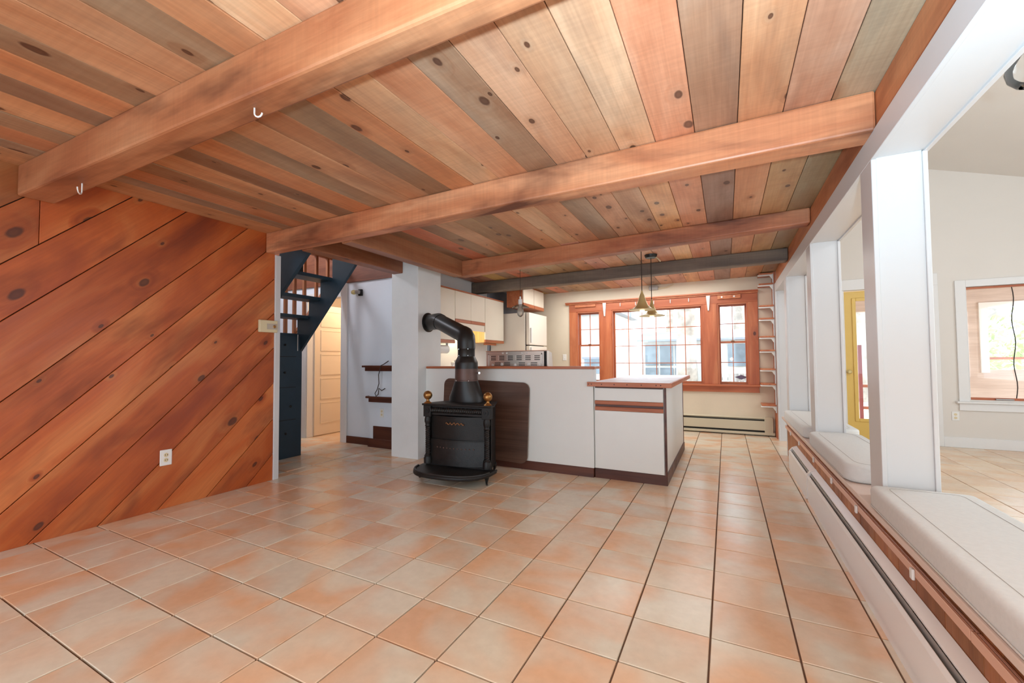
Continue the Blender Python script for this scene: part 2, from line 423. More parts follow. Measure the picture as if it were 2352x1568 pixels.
def plank_y(x0, x1, y0, y1, z0, z1, parent, tint):
    rot = Matrix.Rotation(math.pi/2, 4, 'Z')
    o = MB().box(x0+.0016, x1-.0016, y0, y1, z0, z1).build('plank', 'ceil', parent, .0025, seg=1, rot=rot); o.color = tint; return o
for k in range(len(XS)-1):
    x0, x1 = XS[k], XS[k+1]; t = TI[k % len(TI)]
    cuts = [-1.6, 7.6]
    ymax = 7.6
    r = random.random()
    if x1 <= -2.9:
        segs = [(-1.6, 2.62)] + ([(4.40, 7.6)] if x0 > -3.7 else [])
        if k == 5: segs = [(-1.6, 2.62), (2.622, 7.6)] if x0 >= -3.0 else segs
    elif r < .35: segs = [(-1.6, 2.61), (2.613, 7.6)]
    elif r < .6: segs = [(-1.6, 4.33), (4.333, 7.6)]
    else: segs = [(-1.6, 7.6)]
    for n_, (a, b) in enumerate(segs):
        dz = random.uniform(-.002, .003)
        tt = t if n_ == 0 else tuple(min(235, c*random.uniform(.86, 1.03)) for c in t)
        plank_y(x0, x1, a, b, ZC+dz, ZC+.028, ce, tintc(tt))

# ------------------------------------------------------------------ beams
def beam(label, pts_l, pts_r, z0l, z0r, tint, name='ceiling_beam', zt=ZC):
    (xl, fl_, bl), (xr, fr, br) = pts_l, pts_r
    o = MB().hull8([(xl, fl_, z0l), (xr, fr, z0r), (xr, br, z0r), (xl, bl, z0l), (xl, fl_, zt), (xr, fr, zt), (xr, br, zt), (xl, bl, zt)])
    # rough-hewn edges: cut the long faces into uneven lengths
    o = o.build(name, 'beamx', None, .012, seg=2); o.color = tint
    return tag(o, label, 'beam')
beam('nearest heavy pine ceiling beam, two white hooks screwed in its underside', (XL, .912, 1.083), (.65, 1.07, 1.16), 2.222, 2.222, (.72, .67, .63, 1))
beam('ceiling beam over the open floor in front of the stove, second from camera', (XL, 2.546, 2.645), (.65, 2.53, 2.70), 2.225, 2.228, (1.0, .95, .93, 1))
beam('reddish ceiling beam with large round knot, above the brass pendants', (-3.0, 4.44, 4.57), (.65, 4.26, 4.40), 2.225, 2.29, (.76, .62, .56, 1))
b4 = beam('weathered dark grey ceiling beam nearest the far window wall', (-3.65, 5.79, 5.93), (.65, 5.695, 5.85), 2.245, 2.275, (1, 1, 1, 1))
M['beamgrey'] = wood('grey_beam_wood', 0, ((84, 74, 66), (112, 98, 86), (136, 120, 104)), (78, 68, 60), .6, .25, False, 7, None, .15)
b4.data.materials[0] = M['beamgrey']
def ybeam(label, x0, x1, y0, y1, z0, z1, tint, mat='beamy'):
    o = MB().box(x0, x1, y0, y1, z0, z1).build('header_beam', mat, None, .008, seg=1); o.color = tint
    return tag(o, label, 'beam')
ybeam('dark header beam at the stair opening running back to the chimney', -3.60, -3.45, 2.66, 3.93, 2.22, 2.6, (.5, .42, .38, 1))
ybeam('short weathered header beam right of the chimney top, between two ceiling beams', -3.06, -2.93, 2.66, 4.44, 2.22, 2.60, (.55, .52, .5, 1))
ybeam('long reddish plate beam resting on the white opening header', .652, .80, -.6, 7.05, 2.237, 2.42, (.82, .68, .56, 1))
uf = MB().box(-3.39, .79, -1.6, 7.6, 2.66, 2.72).build('ceiling_sun_block', 'black'); struct(uf, 'unseen dark slab added above the plank ceiling to keep the sun out', 'ceiling')  # added slab, stops sun slipping in above the planks
# black slab paints in the darkness of the gap above the stair trimmers
MB().box(-3.45, -3.06, 2.66, 4.4, 2.62, 2.66).build('ceiling_painted_dark', 'black')
struct(bpy.data.objects['ceiling_painted_dark'], 'black slab painting in the darkness of the gap between the two header beams', 'ceiling')

# ------------------------------------------------------------------ left plank wall, 45 degree boards
wl = MB().box(-4.08, -4.0, -1.6, 2.64, 0, ZC+.2).build('wall_left', 'black')
struct(wl, 'diagonal pine plank wall on the left with outlet and thermostat', 'wall')
CS = [4.1, 3.7, 3.34, 3.0, 2.66, 2.32, 1.98, 1.63, 1.28, .918, .554, .044, -.317, -.66, -1.003, -1.346, -1.697, -2.05, -2.39, -2.75]
def clip(poly, f):
    out = []
    for i in range(len(poly)):
        p, q = poly[i], poly[(i+1) % len(poly)]; a, b = f(p), f(q)
        if a >= 0: out.append(p)
        if a*b < 0: t = a/(a-b); out.append((p[0]+(q[0]-p[0])*t, p[1]+(q[1]-p[1])*t))
    return out
s45 = math.sqrt(.5)
rot45 = Matrix(((0, 0, 1, 0), (s45, -s45, 0, 0), (s45, s45, 0, 0), (0, 0, 0, 1)))
WT = [(1, 1, 1), (.92, .9, .88), (1.05, 1.03, 1.0), (.9, .86, .82), (1.0, .97, .92), (1.08, 1.06, 1.04), (.95, .92, .9)]
def wplank(poly, tint):
    if len(poly) < 3: return
    cy = sum(p[0] for p in poly)/len(poly); cz = sum(p[1] for p in poly)/len(poly)
    d = random.uniform(0, .004)
    o = MB().prism(poly, 0, -4.0, XL-d).build('plank', 'wallpine', wl, .0022, seg=1, rot=rot45); o.color = tuple(tint)+(1,)
for k in range(len(CS)-1):
    c1, c0 = CS[k], CS[k+1]; gap = .0035
    poly = [(-1.6, 0), (2.645, 0), (2.645, ZC), (-1.6, ZC)]
    poly = clip(poly, lambda p: c1-gap-(p[1]-p[0])); poly = clip(poly, lambda p: (p[1]-p[0])-c0-gap)
    if len(poly) < 3: continue
    t = (.62, .78, .95) if abs(c0-1.28) < .01 else WT[k % len(WT)]
    if abs(c0-.918) < .01:
        wplank(clip(poly, lambda p: 1.0145-p[0]), t); wplank(clip(poly, lambda p: p[0]-1.0175), (1.04, 1.0, .96))
    else: wplank(poly, t)
tr = MB().box(-4.10, -3.962, 2.645, 2.70, 0, 2.222).build('trim_1', 'white', None, .003, seg=1)
struct(tr, 'white vertical trim board on the end of the diagonal plank wall', 'trim')

# ------------------------------------------------------------------ right side: half wall, header, posts
hw = MB().box(.643, .90, -.5, 6.05, 0, .431).build('wall_right', 'black')
struct(hw, 'low half wall under the window seat, clad in short upright boards', 'wall')
y = -.5
while y < 6.0:
    w = random.choice((.10, .14, .19, .24, .29)); e = min(y+w, 6.03)
    o = MB().box(.630, .6425, y+.001, e-.001, 0, .430).build('cladding_board', 'clad', hw, .0015, seg=1)
    o.color = random.choice(((1, 1, 1, 1), (.82, .8, .78, 1), (1.12, 1.1, 1.05, 1), (.7, .66, .62, 1), (1, .95, .9, 1))); y = e
MB().box(.901, .92, -.5, 6.05, 0, .431).build('back_board', 'white', hw)
MB().box(.626, .92, 6.03, 6.06, 0, .431).build('end_board', 'white', hw, .002, seg=1)
sl = MB().box(.581, .95, -.5, 6.07, .432, .462).build('trim_2', 'pinksill', None, .006, seg=2)
struct(sl, 'long painted seat board on top of the half wall under the cushions', 'trim')
# metal channel rail with clips
rail = empty('curtain_rail', (.63, 2.5, .36), 'brown metal channel rail with white clips below the seat board', 'rail')
for a, b in ((-.5, 1.715), (1.722, 6.0)):
    MB().prism([(.607, .338), (.629, .338), (.629, .366), (.622, .366), (.622, .352), (.617, .352), (.617, .370), (.607, .370)], 1, a, b).build('channel', 'copper', rail, .001, seg=1)
for yy in (2.13, 2.9, 3.5, 4.15, 4.9, 5.5):
    c = MB().box(.597, .6065, yy-.013, yy+.013, .326, .366).build('clip', 'whiteplastic', rail, .003, seg=2)

hd = empty('wall_header', (.74, 3.3, 2.2), 'white header band and posts framing the openings to the sunroom', 'wall', None, 'structure')
MB().box(.64, .66, -.6, 7.22, 2.112, 2.234).build('header_casing', 'white', hd, .002, seg=1)
MB().box(.66, .83, -.6, 7.22, 2.118, 2.60).build('header_jamb', 'white', hd)
MB().box(.80, .90, -.6, 7.55, 2.234, 4.4).build('upper_wall', 'sunwall', hd)
MB().box(.83, .85, -.6, 7.22, 2.108, 2.234).build('back_casing', 'white', hd, .002, seg=1)
POSTS = [(2.592, 2.775), (4.27, 4.452), (5.88, 6.062)]
PL = ['nearest tall white post between the stove room and sunroom', 'second white post along the window seat, left of the yellow door', 'third white post at the far end of the window seat']
for (a, b), lb in zip(POSTS, PL):
    p = empty('post', (.74, (a+b)/2, .5), lb, 'post', 'posts along the window seat'); p.location.z = .462
    z0 = .462
    MB().box(.64, .66, a, b, z0, 2.112).build('front_casing', 'white', p, .002, seg=1)
    MB().box(.66, .825, a+.006, b-.006, z0, 2.118).build('jamb_board', 'white', p, .001, seg=1)
    MB().box(.825, .843, a-.002, b+.002, z0, 2.112).build('back_casing', 'white', p, .002, seg=1)
ep = empty('wall_right_stub', (.74, 7.2, 0), 'white door jamb and short wall at the far right corner', 'wall', None, 'structure')
MB().box(.64, .66, 7.05, 7.18, 0, 2.112).build('front_casing', 'white', ep, .002, seg=1)
MB().box(.66, .83, 7.056, 7.55, 0, 2.118).build('jamb_board', 'white', ep)
MB().box(.63, .66, 7.18, 7.47, 0, 2.42).build('wood_board', 'trimz', ep)

wbk = MB().box(-4.0, -3.7, -1.7, -1.6, 0, 2.6).box(.3, .66, -1.7, -1.6, 0, 2.6).box(-3.7, .3, -1.7, -1.6, 0, .1).box(-3.7, .3, -1.7, -1.6, 2.05, 2.6)
struct(wbk.build('wall_back', 'whitewall'), 'unseen white wall behind the camera with an opening added for fill light', 'wall')  # unseen wall added to limit light, opening sized for frontal fill
wsb = MB().box(.66, 3.0, -.7, -.6, 0, 4.4).box(4.0, 5.1, -.7, -.6, 0, 4.4).box(3.0, 4.0, -.7, -.6, 0, .7).box(3.0, 4.0, -.7, -.6, 2.2, 4.4).box(.64, .66, -1.6, -.6, 0, 2.6)
struct(wsb.build('wall_sunroom_back', 'sunwall'), 'unseen white sunroom wall added behind the camera to cut the light, with a small opening', 'wall')  # unseen wall added to hold back daylight on the posts
# cushions
def cushion(x0, x1, y0, y1, label, r0=.05, rad=.022, chamf=None):
    z0, z1 = .462, .562
    pts = []
    def corner(cx, cy, a0, r):
        for k in range(5):
            a = math.radians(a0+90*k/4); pts.append((cx+r*math.cos(a), cy+r*math.sin(a)))
    r = r0
    corner(x1-r, y0+r, -90, r); corner(x1-r, y1-r, 0, r); corner(x0+r, y1-r, 90, r); corner(x0+r, y0+r, 180, r)
    t = empty('seat_cushion', ((x0+x1)/2, (y0+y1)/2, z0), label, 'cushion', 'window seat cushions')
    MB().hexa(pts, z0, z1).build('cover', 'fabric', t, rad, True, 4)
    ins = [((p[0]-(x0+x1)/2)*(1-.115/(x1-x0))+(x0+x1)/2, (p[1]-(y0+y1)/2)*(1-.10/(y1-y0))+(y0+y1)/2, z1+.0005) for p in pts]
    MB().tube(ins+[ins[0]], .0009, 5).build('seam', 'seam', t)
    edge = [((p[0]-(x0+x1)/2)*(1+.003)+(x0+x1)/2, (p[1]-(y0+y1)/2)*(1.0005)+(y0+y1)/2, z0+.012) for p in pts]
    MB().tube(edge+[edge[0]], .0022, 5).build('piping', 'fabric', t)
    return t
cushion(.583, .945, .35, 2.575, 'nearest long white fabric cushion on the window seat', .035)
cushion(.583, .93, 2.98, 4.262, 'white fabric seat cushion between the first and second white posts', .09)
cushion(.581, .98, 4.47, 5.86, 'white fabric seat cushion beyond the second post, farthest along the seat', .06)

# baseboard heater along the half wall
bh = empty('baseboard_heater', (.6, 2.8, 0), 'long white baseboard heater along the half wall under the window seat', 'heater')
def heater_run(y0, y1, dx=0):
    MB().prism([(.629, .015), (.623, .015), (.623, .240), (.594-dx, .229), (.590-dx, .226), (.590-dx, .236), (.629, .253)], 1, y0, y1).build('back_plate', 'heatwhite', bh, .001, seg=1)
    MB().prism([(.563-dx, .004), (.569-dx, .004), (.569-dx, .192), (.578-dx, .206), (.574-dx, .210), (.563-dx, .196)], 1, y0, y1).build('front_cover', 'heatwhite', bh, .001, seg=1)
    MB().prism([(.5815-dx, .196), (.5835-dx, .194), (.592-dx, .220), (.589-dx, .2225)], 1, y0, y1).build('damper', 'alu', bh)
    MB().tube([(.600, y0, .10), (.600, y1, .10)], .012, 8).build('pipe', 'copper', bh)
    MB().box(.57, .622, y0, y1, .02, .03).build('base_plate', 'black', bh)
heater_run(.2, 4.20); heater_run(4.24, 5.24, .004)
MB().prism([(.559, .02), (.629, .02), (.629, .258), (.588, .240), (.559, .200)], 1, 4.195, 4.245).build('joint_cover', 'heatwhite', bh, .002, seg=1)
MB().prism([(.556, .02), (.629, .02), (.629, .258), (.585, .240), (.556, .198)], 1, 5.24, 5.275).build('end_cap', 'heatwhite', bh, .002, seg=1)
for yy in (1.5, 2.15, 2.7, 3.4): MB().box(.57, .62, yy, yy+.014, .14, .195).build('bracket', 'black', bh)

# ------------------------------------------------------------------ far window wall
wf = MB()
OP = [(-2.42, -1.985), (-1.782, -.318), (-.113, .315)]
ZB, ZT = .762, 2.036
xs = [-3.75]+[v for o in OP for v in o]+[.66]
for k in range(0, 8, 2): wf.box(xs[k], xs[k+1], YF, YF+.14, 0, 2.6)
for a, b in OP: wf.box(a, b, YF, YF+.14, 0, ZB).box(a, b, YF, YF+.14, ZT, 2.6)
wf = wf.build('wall_far', 'creamwall'); struct(wf, 'cream wall with the three part window at the far end', 'wall')
tb = empty('trim_3', (-1.06, YF, .7), 'reddish pine casing, cap shelf and sill around the three part window', 'trim', None, 'structure')
MB().box(-2.56, .445, YF-.022, YF, ZT, 2.19).build('head_casing', 'trimx', tb, .002, seg=1)
MB().box(-2.62, .45, YF-.075, YF, 2.19, 2.212).build('cap_shelf', 'trimx', tb, .002, seg=1)
MB().box(-2.62, .45, YF-.05, YF, 2.168, 2.19).build('cove_strip', 'trimy', tb, .002, seg=1)
for a, b in ((-2.56, -2.42), (-1.985, -1.782), (-.318, -.113), (.315, .445)):
    MB().box(a, b, YF-.02, YF, ZB, ZT).build('side_casing', 'trimz', tb, .002, seg=1)
MB().box(-2.62, .46, YF-.06, YF+.06, ZB-.03, ZB).build('sill_board', 'trimx', tb, .004, seg=2)
MB().box(-2.56, .44, YF-.022, YF, .642, ZB-.03).build('apron', 'trimx', tb, .002, seg=1)
for xb in (-1.90, -.235): MB().prism([(xb-.03, 2.168), (xb+.03, 2.168), (xb+.012, 1.93), (xb-.008, 1.93)], 1, YF-.05, YF-.022).build('rod_bracket', 'whiteplastic', tb, .004, seg=1)
for xh in (-1.62, -1.36, -1.06, -.80, -.52): MB().tube([(xh, YF-.022, 2.15), (xh, YF-.04, 2.145), (xh, YF-.045, 2.10), (xh, YF-.035, 2.09)], .006, 6).build('hook', 'whiteplastic', tb)
MB().box(-.10, .22, YF-.05, YF-.022, 2.10, 2.16).build('blind_strip', 'trimy', tb, .002, seg=1)
MB().box(-2.44, -2.06, YF-.05, YF-.022, 2.115, 2.16).build('blind_strip', 'trimy', tb, .002, seg=1)
for xk in (-.04, .13): MB().lathe((xk, YF-.05, 2.13), [(.014, -.008), (.012, 0)], 10, 1).build('peg', 'whiteplastic', tb)

def win(name, a, b, cols, zs, label, sash):
    w = empty(name, ((a+b)/2, YF+.07, ZB), label, 'window', None, 'structure')
    # reveals
    MB().box(a, a+.022, YF-.01, YF+.14, ZB, ZT).build('side_jamb', 'trimz', w)
    MB().box(b-.022, b, YF-.01, YF+.14, ZB, ZT).build('side_jamb', 'trimz', w)
    MB().box(a+.022, b-.022, YF-.01, YF+.14, ZT-.02, ZT).build('head_jamb', 'trimx', w)
    MB().box(a+.022, b-.022, YF+.06, YF+.14, ZB, ZB+.015).build('sill_strip', 'trimx', w)
    x0, x1 = a+.022, b-.022
    for (z0, z1, rows, yp) in sash:
        fr = .022
        MB().box(x0, x0+fr, yp, yp+.03, z0, z1).build('stile', 'trimz', w, .001, seg=1)
        MB().box(x1-fr, x1, yp, yp+.03, z0, z1).build('stile', 'trimz', w, .001, seg=1)
        MB().box(x0+fr, x1-fr, yp, yp+.03, z0, z0+fr).build('rail', 'trimx', w, .001, seg=1)
        MB().box(x0+fr, x1-fr, yp, yp+.03, z1-fr, z1).build('rail', 'trimx', w, .001, seg=1)
        gx0, gx1, gz0, gz1 = x0+fr, x1-fr, z0+fr, z1-fr
        dx, dz = (gx1-gx0)/cols, (gz1-gz0)/rows
        for k in range(1, cols): MB().box(gx0+k*dx-.0055, gx0+k*dx+.0055, yp+.005, yp+.025, gz0, gz1).build('muntin', 'trimz', w)
        for k in range(1, rows): MB().box(gx0, gx1, yp+.006, yp+.024, gz0+k*dz-.0055, gz0+k*dz+.0055).build('muntin', 'trimx', w)
        for i in range(cols):
            for j in range(rows):
                MB().box(gx0+i*dx+.005, gx0+(i+1)*dx-.005, yp+.013, yp+.017, gz0+j*dz+.005, gz0+(j+1)*dz-.005).build('pane', 'glass', w)
    return w
zm = 1.418
w1 = win('window_1', *OP[0], 2, None, 'left narrow sash window of eight panes in the far wall', [(zm, ZT-.02, 2, YF+.10), (ZB+.015, zm+.012, 2, YF+.065)])
w2 = win('window_2', *OP[1], 6, None, 'wide middle window of small panes behind the island', [(ZB+.015, ZT-.02, 4, YF+.075)])
w3 = win('window_3', *OP[2], 2, None, 'right narrow sash window of eight panes with a sticker', [(zm, ZT-.02, 2, YF+.10), (ZB+.015, zm+.012, 2, YF+.065)])
for w, x in ((w1, -2.2), (w3, .1)): MB().box(x-.025, x+.025, YF+.045, YF+.075, zm+.012, zm+.03).build('sash_lock', 'bronze', w, .004, seg=1)
MB().prism([(.205-.09, .872), (.205, .835), (.205+.09, .872), (.205, .91)], 1, YF+.074, YF+.0765).build('sticker', 'sticker', w3)

# heater under the window
h2 = empty('baseboard_heater', (-.0, YF-.04, 0), 'beige baseboard heater under the far window right of the island', 'heater')
MB().box(-.72, .60, YF-.018, YF, .04, .275).build('back_plate', 'heatbeige', h2, .002, seg=1)
MB().prism([(YF-.075, .085), (YF-.068, .085), (YF-.068, .225), (YF-.075, .225)], 0, -.72, .50).build('front_cover', 'heatbeige', h2, .001, seg=1)
MB().prism([(YF-.068, .255), (YF-.018, .270), (YF-.018, .276), (YF-.072, .262)], 0, -.72, .52).build('top_cover', 'heatbeige', h2)
MB().box(-.72, .50, YF-.066, YF-.02, .06, .235).build('fin_core', 'black', h2)
MB().box(.49, .60, YF-.082, YF, .035, .278).build('end_box', 'heatbeige', h2, .004, seg=1)
MB().box(-.72, .62, YF-.085, YF-.05, .02, .055).build('base_strip', 'heatbeige', h2, .002, seg=1)

# bracket shelves at the right end
ZSH = [2.385, 2.235, 1.915, 1.73, 1.466, 1.266, .994, .777, .475]
WORD = ['topmost', 'second from the top', 'third from the top', 'fourth from the top', 'middle', 'fourth from the bottom', 'third from the bottom', 'second from the bottom', 'lowest']
for z, wd in zip(ZSH, WORD):
    t = empty('wall_shelf', (.55, 7.28, z), wd+' small pine shelf on white brackets right of the window', 'shelf', 'bracket shelves in the far right corner')
    MB().box(.45, .628, 7.16, 7.46, z, z+.022).build('board', 'trimy', t, .002, seg=1)
    for yy in (7.185,):
        MB().prism([(.437, z-.001), (.63, z-.001), (.63, z-.075), (.618, z-.075), (.585, z-.022), (.437, z-.02)], 1, yy-.012, yy+.012).build('bracket', 'whiteplastic', t, .002, seg=1)
std = MB().box(.618, .632, 7.17, 7.20, .38, 2.40).build('shelf_standard', 'white'); tag(std, 'upright white metal strip carrying the bracket shelves', 'shelf strip')

# wall fittings on the far wall
jb = empty('junction_box', (-1.06, YF, 2.36), 'grey junction box with loose white cable above the window', 'electrical box')
MB().box(-1.135, -.99, YF-.05, YF, 2.33, 2.395).build('box', 'greyplastic', jb, .006, seg=2)
MB().tube([(-.99, YF-.03, 2.352), (-.93, YF-.03, 2.352), (-.86, YF-.03, 2.356), (-.80, YF-.03, 2.372), (-.755, YF-.03, 2.40), (-.74, YF-.03, 2.43), (-.755, YF-.03, 2.47), (-.78, YF-.03, 2.50)], .0065, 8).build('cable', 'ivory', jb, smooth=True)
sw = empty('light_switch', (-2.66, YF, 1.2), 'white switch plate on the cream wall left of the window', 'switch')
MB().box(-2.70, -2.63, YF-.008, YF, 1.15, 1.265).build('plate', 'whiteplastic', sw, .003, seg=1); MB().box(-2.672, -2.66, YF-.016, YF-.008, 1.195, 1.22).build('toggle', 'whiteplastic', sw)

# ------------------------------------------------------------------ kitchen left wall, chimney, door wall
kw = MB().box(-3.75, -3.65, 4.33, 7.6, 0, 2.6).build('wall_kitchen_left', 'whitewall'); struct(kw, 'white kitchen wall behind the upper cabinets and fridge', 'wall')
ch = MB().box(-3.63, -3.22, 3.93, 4.38, 0, 2.62).build('chimney', 'plaster', None, .006, seg=2); tag(ch, 'white plastered square chimney column beside the black stove', 'chimney')
DW = 4.33
dwm = MB().box(-7.0, -5.70, DW, DW+.1, 0, 2.29).box(-5.70, -4.95, DW, DW+.1, 2.10, 2.29).box(-4.95, -3.62, DW, DW+.1, 0, 2.29)
dw = dwm.build('wall_hall', 'coolwall'); struct(dw, 'cool white wall with the doorway beside the stairs', 'wall')
hb = MB().box(-7.0, -3.62, DW-.02, DW+.1, 2.29, 2.62).build('trim_4', 'brownboard'); struct(hb, 'brown header board along the top of the hall wall', 'trim')
c = empty('door_1', (-5.3, DW, 0), 'open warm white panelled door in the hall doorway', 'door', None, 'structure')
for a, b in ((-5.80, -5.70), (-4.95, -4.83)):
    MB().box(a, b, DW-.022, DW, 0, 2.16 if a < -5 else 2.29).build('casing', 'whitetrim', c, .003, seg=1)
MB().box(-5.70, -4.95, DW-.022, DW, 2.10, 2.19).build('head_casing', 'whitetrim', c, .003, seg=1)
MB().box(-5.71, -5.685, DW-.01, DW+.104, 0, 2.10).build('jamb', 'whitetrim', c); MB().box(-4.962, -4.94, DW-.01, DW+.104, 0, 2.10).build('jamb', 'whitetrim', c)
leafm = MB().box(-5.70, -5.665, 4.435, 5.20, .012, 2.05)
lf = leafm.build('leaf', 'warmdoor', c, .002, seg=1)
for z0, z1 in ((.20, .50), (.58, .88), (.96, 1.26), (1.34, 1.64), (1.72, 1.95)):
    MB().box(-5.667, -5.661, 4.56, 5.09, z0, z1).build('panel', 'warmdoor', lf, .004, seg=1)
    m_ = MB()
    m_.box(-5.667, -5.657, 4.545, 5.105, z0-.014, z0).box(-5.667, -5.657, 4.545, 5.105, z1, z1+.014).box(-5.667, -5.657, 4.545, 4.56, z0, z1).box(-5.667, -5.657, 5.09, 5.105, z0, z1)
    m_.build('moulding', 'warmdoor', lf)
# hall room behind the door
hr = MB().box(-6.6, -6.5, DW+.1, 6.6, 0, 2.4).box(-6.6, -4.3, 6.5, 6.6, 0, 2.4).box(-4.4, -4.3, DW+.1, 6.6, 0, 2.4).box(-6.6, -4.3, DW+.1, 6.6, 2.4, 2.45)
hr = hr.build('wall_back_hall', 'warmdoor'); struct(hr, 'cream walls of the warm lit back hall beyond the doorway', 'wall')
hf = MB().box(-6.6, -4.3, DW, 6.6, -.02, -.002).build('floor_back_hall', 'tile2'); struct(hf, 'pale floor of the back hall beyond the doorway', 'floor')
# baseboards
bb = MB().box(-4.83, -4.36, DW-.018, DW, 0, .10).build('baseboard_hall', 'darkx', None, .003, seg=1); struct(bb, 'dark brown baseboard on the hall wall left of the niche', 'baseboard')
# bumped-out niche box with shelves, brown panel
nb = MB().box(-4.335, -3.63, 4.262, DW, 0, 1.05).build('trim_5', 'coolwall', None, .002, seg=1); struct(nb, 'low white built-out panel between the hall wall and chimney', 'trim')
for z, x0, lab in ((1.045, -4.47, 'upper brown corner shelf beside the chimney, dark cord hanging over it'), (.628, -4.40, 'lower brown corner shelf beside the chimney')):
    t = empty('corner_shelf', (-4.0, 4.25, z), lab, 'shelf', 'corner shelves by the chimney')
    MB().prism([(x0, 4.26), (x0+.04, 4.215), (-3.63, 4.205), (-3.63, 4.262), (-4.335, 4.262), (-4.335, 4.33), (x0, 4.33)], 2, z+.03, z+.055).build('board', 'darkx', t, .002, seg=1)
    MB().box(x0+.09, -3.63, 4.222, 4.262, z-.02, z+.03).build('edge_strip', 'darkx', t, .002, seg=1)
pb = MB().box(-4.25, -3.63, 4.25, 4.262, .115, .285).build('trim_6', 'darkx'); struct(pb, 'dark brown panel low on the built-out niche', 'trim')
b2 = MB().box(-4.345, -3.63, 4.244, 4.262, 0, .115).build('baseboard_niche', 'darkx', None, .003, seg=1); struct(b2, 'dark brown baseboard under the niche panel beside the chimney', 'baseboard')
def outlet(name, label, origin, ax, holes=True):
    t = empty(name, origin, label, 'outlet')
    x, y, z = origin
    if ax == 'x':
        MB().box(x, x+.007, y-.041, y+.041, z-.062, z+.062).build('plate', 'whiteplastic', t, .003, seg=1)
        for dz in (-.02, .02):
            r = MB().lathe((x+.007, y, z+dz), [(.017, 0), (.016, .003)], 14, 0).build('socket', 'ivory', t)
            MB().box(x+.0098, x+.0112, y-.008, y-.005, z+dz-.004, z+dz+.006).box(x+.0098, x+.0112, y+.005, y+.008, z+dz-.004, z+dz+.006).build('slot', 'black', r)
    else:
        MB().box(x-.036, x+.036, y-.007, y, z-.058, z+.058).build('plate', 'whiteplastic', t, .003, seg=1)
        for dz in (-.022, .022):
            MB().lathe((x, y-.007, z+dz), [(.016, 0), (.015, -.003)], 14, 1).build('socket', 'ivory', t)
    return t
outlet('wall_outlet', 'white double outlet low on the diagonal plank wall', (XL, 1.748, .402), 'x')
outlet('wall_outlet', 'small white outlet on the niche panel beside the chimney', (-4.10, 4.262, .465), 'y')
th = empty('thermostat', (XL, 2.565, 1.505), 'ivory wall thermostat at the right end of the plank wall', 'thermostat')
MB().box(XL, XL+.03, 2.478, 2.662, 1.445, 1.563).build('case', 'ivory', th, .006, seg=2)
MB().box(XL+.03, XL+.034, 2.55, 2.65, 1.475, 1.53).build('dial_window', 'steel', th); MB().lathe((XL+.034, 2.625, 1.503), [(.016, 0), (.012, .006)], 14, 0).build('dial', 'brass', th)
sc_ = empty('wall_lamp', (-4.58, DW, 2.13), 'small black wall lamp with yellow bulb above the niche', 'lamp')
MB().box(-4.60, -4.535, DW-.03, DW, 2.085, 2.175).build('base_plate', 'black', sc_, .004, seg=1)
MB().tube([(-4.555, DW-.05, 2.132), (-4.615, DW-.05, 2.137)], .026, 12).build('socket', 'greyplastic', sc_, smooth=True)
MB().lathe((-4.615, DW-.05, 2.137), [(.018, 0), (.03, -.025), (.034, -.05), (.026, -.075), (.004, -.088)], 14, 0).build('bulb', 'bulboff', sc_, smooth=True)
cd = MB().tube([(-3.95, 4.22, 1.16), (-4.02, 4.20, 1.115), (-4.06, 4.195, 1.10), (-4.095, 4.19, .98), (-4.09, 4.19, .86), (-4.12, 4.19, .78), (-4.16, 4.19, .73), (-4.14, 4.19, .69), (-4.10, 4.19, .72), (-4.09, 4.19, .80), (-4.04, 4.19, .77), (-3.98, 4.19, .80)], .006, 6).build('power_cord', 'cord', smooth=True)
tag(cd, 'dark looped cord hanging from the upper corner shelf', 'cord')

# stairwell shell
st = MB().box(-7.1, -7.0, 2.3, 4.43, 0, 4.2).box(-7.1, -3.5, 2.2, 2.3, 2.62, 4.2).box(-7.1, -4.1, 2.3, 2.64, 0, .02).box(-7.0, -4.09, 2.56, 2.64, 0, 4.2)
st = st.build('wall_stairwell', 'whitewall'); struct(st, 'white walls of the stairwell behind the stairs', 'wall')
su = MB().box(-7.1, -3.4, 2.2, 4.43, 4.2, 4.25).box(-3.5, -3.4, 2.3, 4.43, 2.62, 4.2).box(-7.1, -3.4, DW, DW+.1, 2.62, 4.2)
su = su.build('wall_upstairs', 'brownboard'); struct(su, 'brown boarded walls at the head of the stairwell', 'wall')

# ------------------------------------------------------------------ stairs
stp = empty('staircase', (-4.3, 3.2, 0), 'steep navy painted open stairs rising under the ceiling beam', 'stairs')
# far saw-tooth stringer in the plane Y=3.46
poly = [(-4.685, 1.285), (-3.725, 2.285), (-3.725, 2.41), (-4.12, 2.41), (-4.12, 2.15), (-4.325, 2.15), (-4.325, 1.93), (-4.53, 1.93), (-4.53, 1.72), (-4.74, 1.72), (-4.74, 1.285)]
MB().prism(poly, 1, 3.455, 3.49).build('far_stringer', 'blue', stp, .002, seg=1)
poly = [(-4.30, 1.80), (-3.68, 2.285), (-3.62, 2.41), (-4.22, 2.41), (-4.30, 2.10), (-4.42, 1.90), (-4.42, 1.72)]
poly = [(-4.27, 1.83), (-3.755, 2.285), (-3.72, 2.40), (-4.21, 2.40), (-4.27, 2.12), (-4.30, 1.86)]
MB().prism(poly, 1, 2.86, 2.90).build('near_stringer', 'blue', stp, .002, seg=1)
for xr, z, y0 in ((-4.12, 2.15, 2.90), (-4.325, 1.93, 2.90), (-4.53, 1.72, 2.90)):
    MB().box(xr-.24, xr, y0, 3.47, z-.04, z).build('tread', 'blue', stp, .004, seg=1)
MB().box(-3.93, -3.72, 2.90, 3.47, 2.36, 2.40).build('tread', 'blue', stp, .004, seg=1)
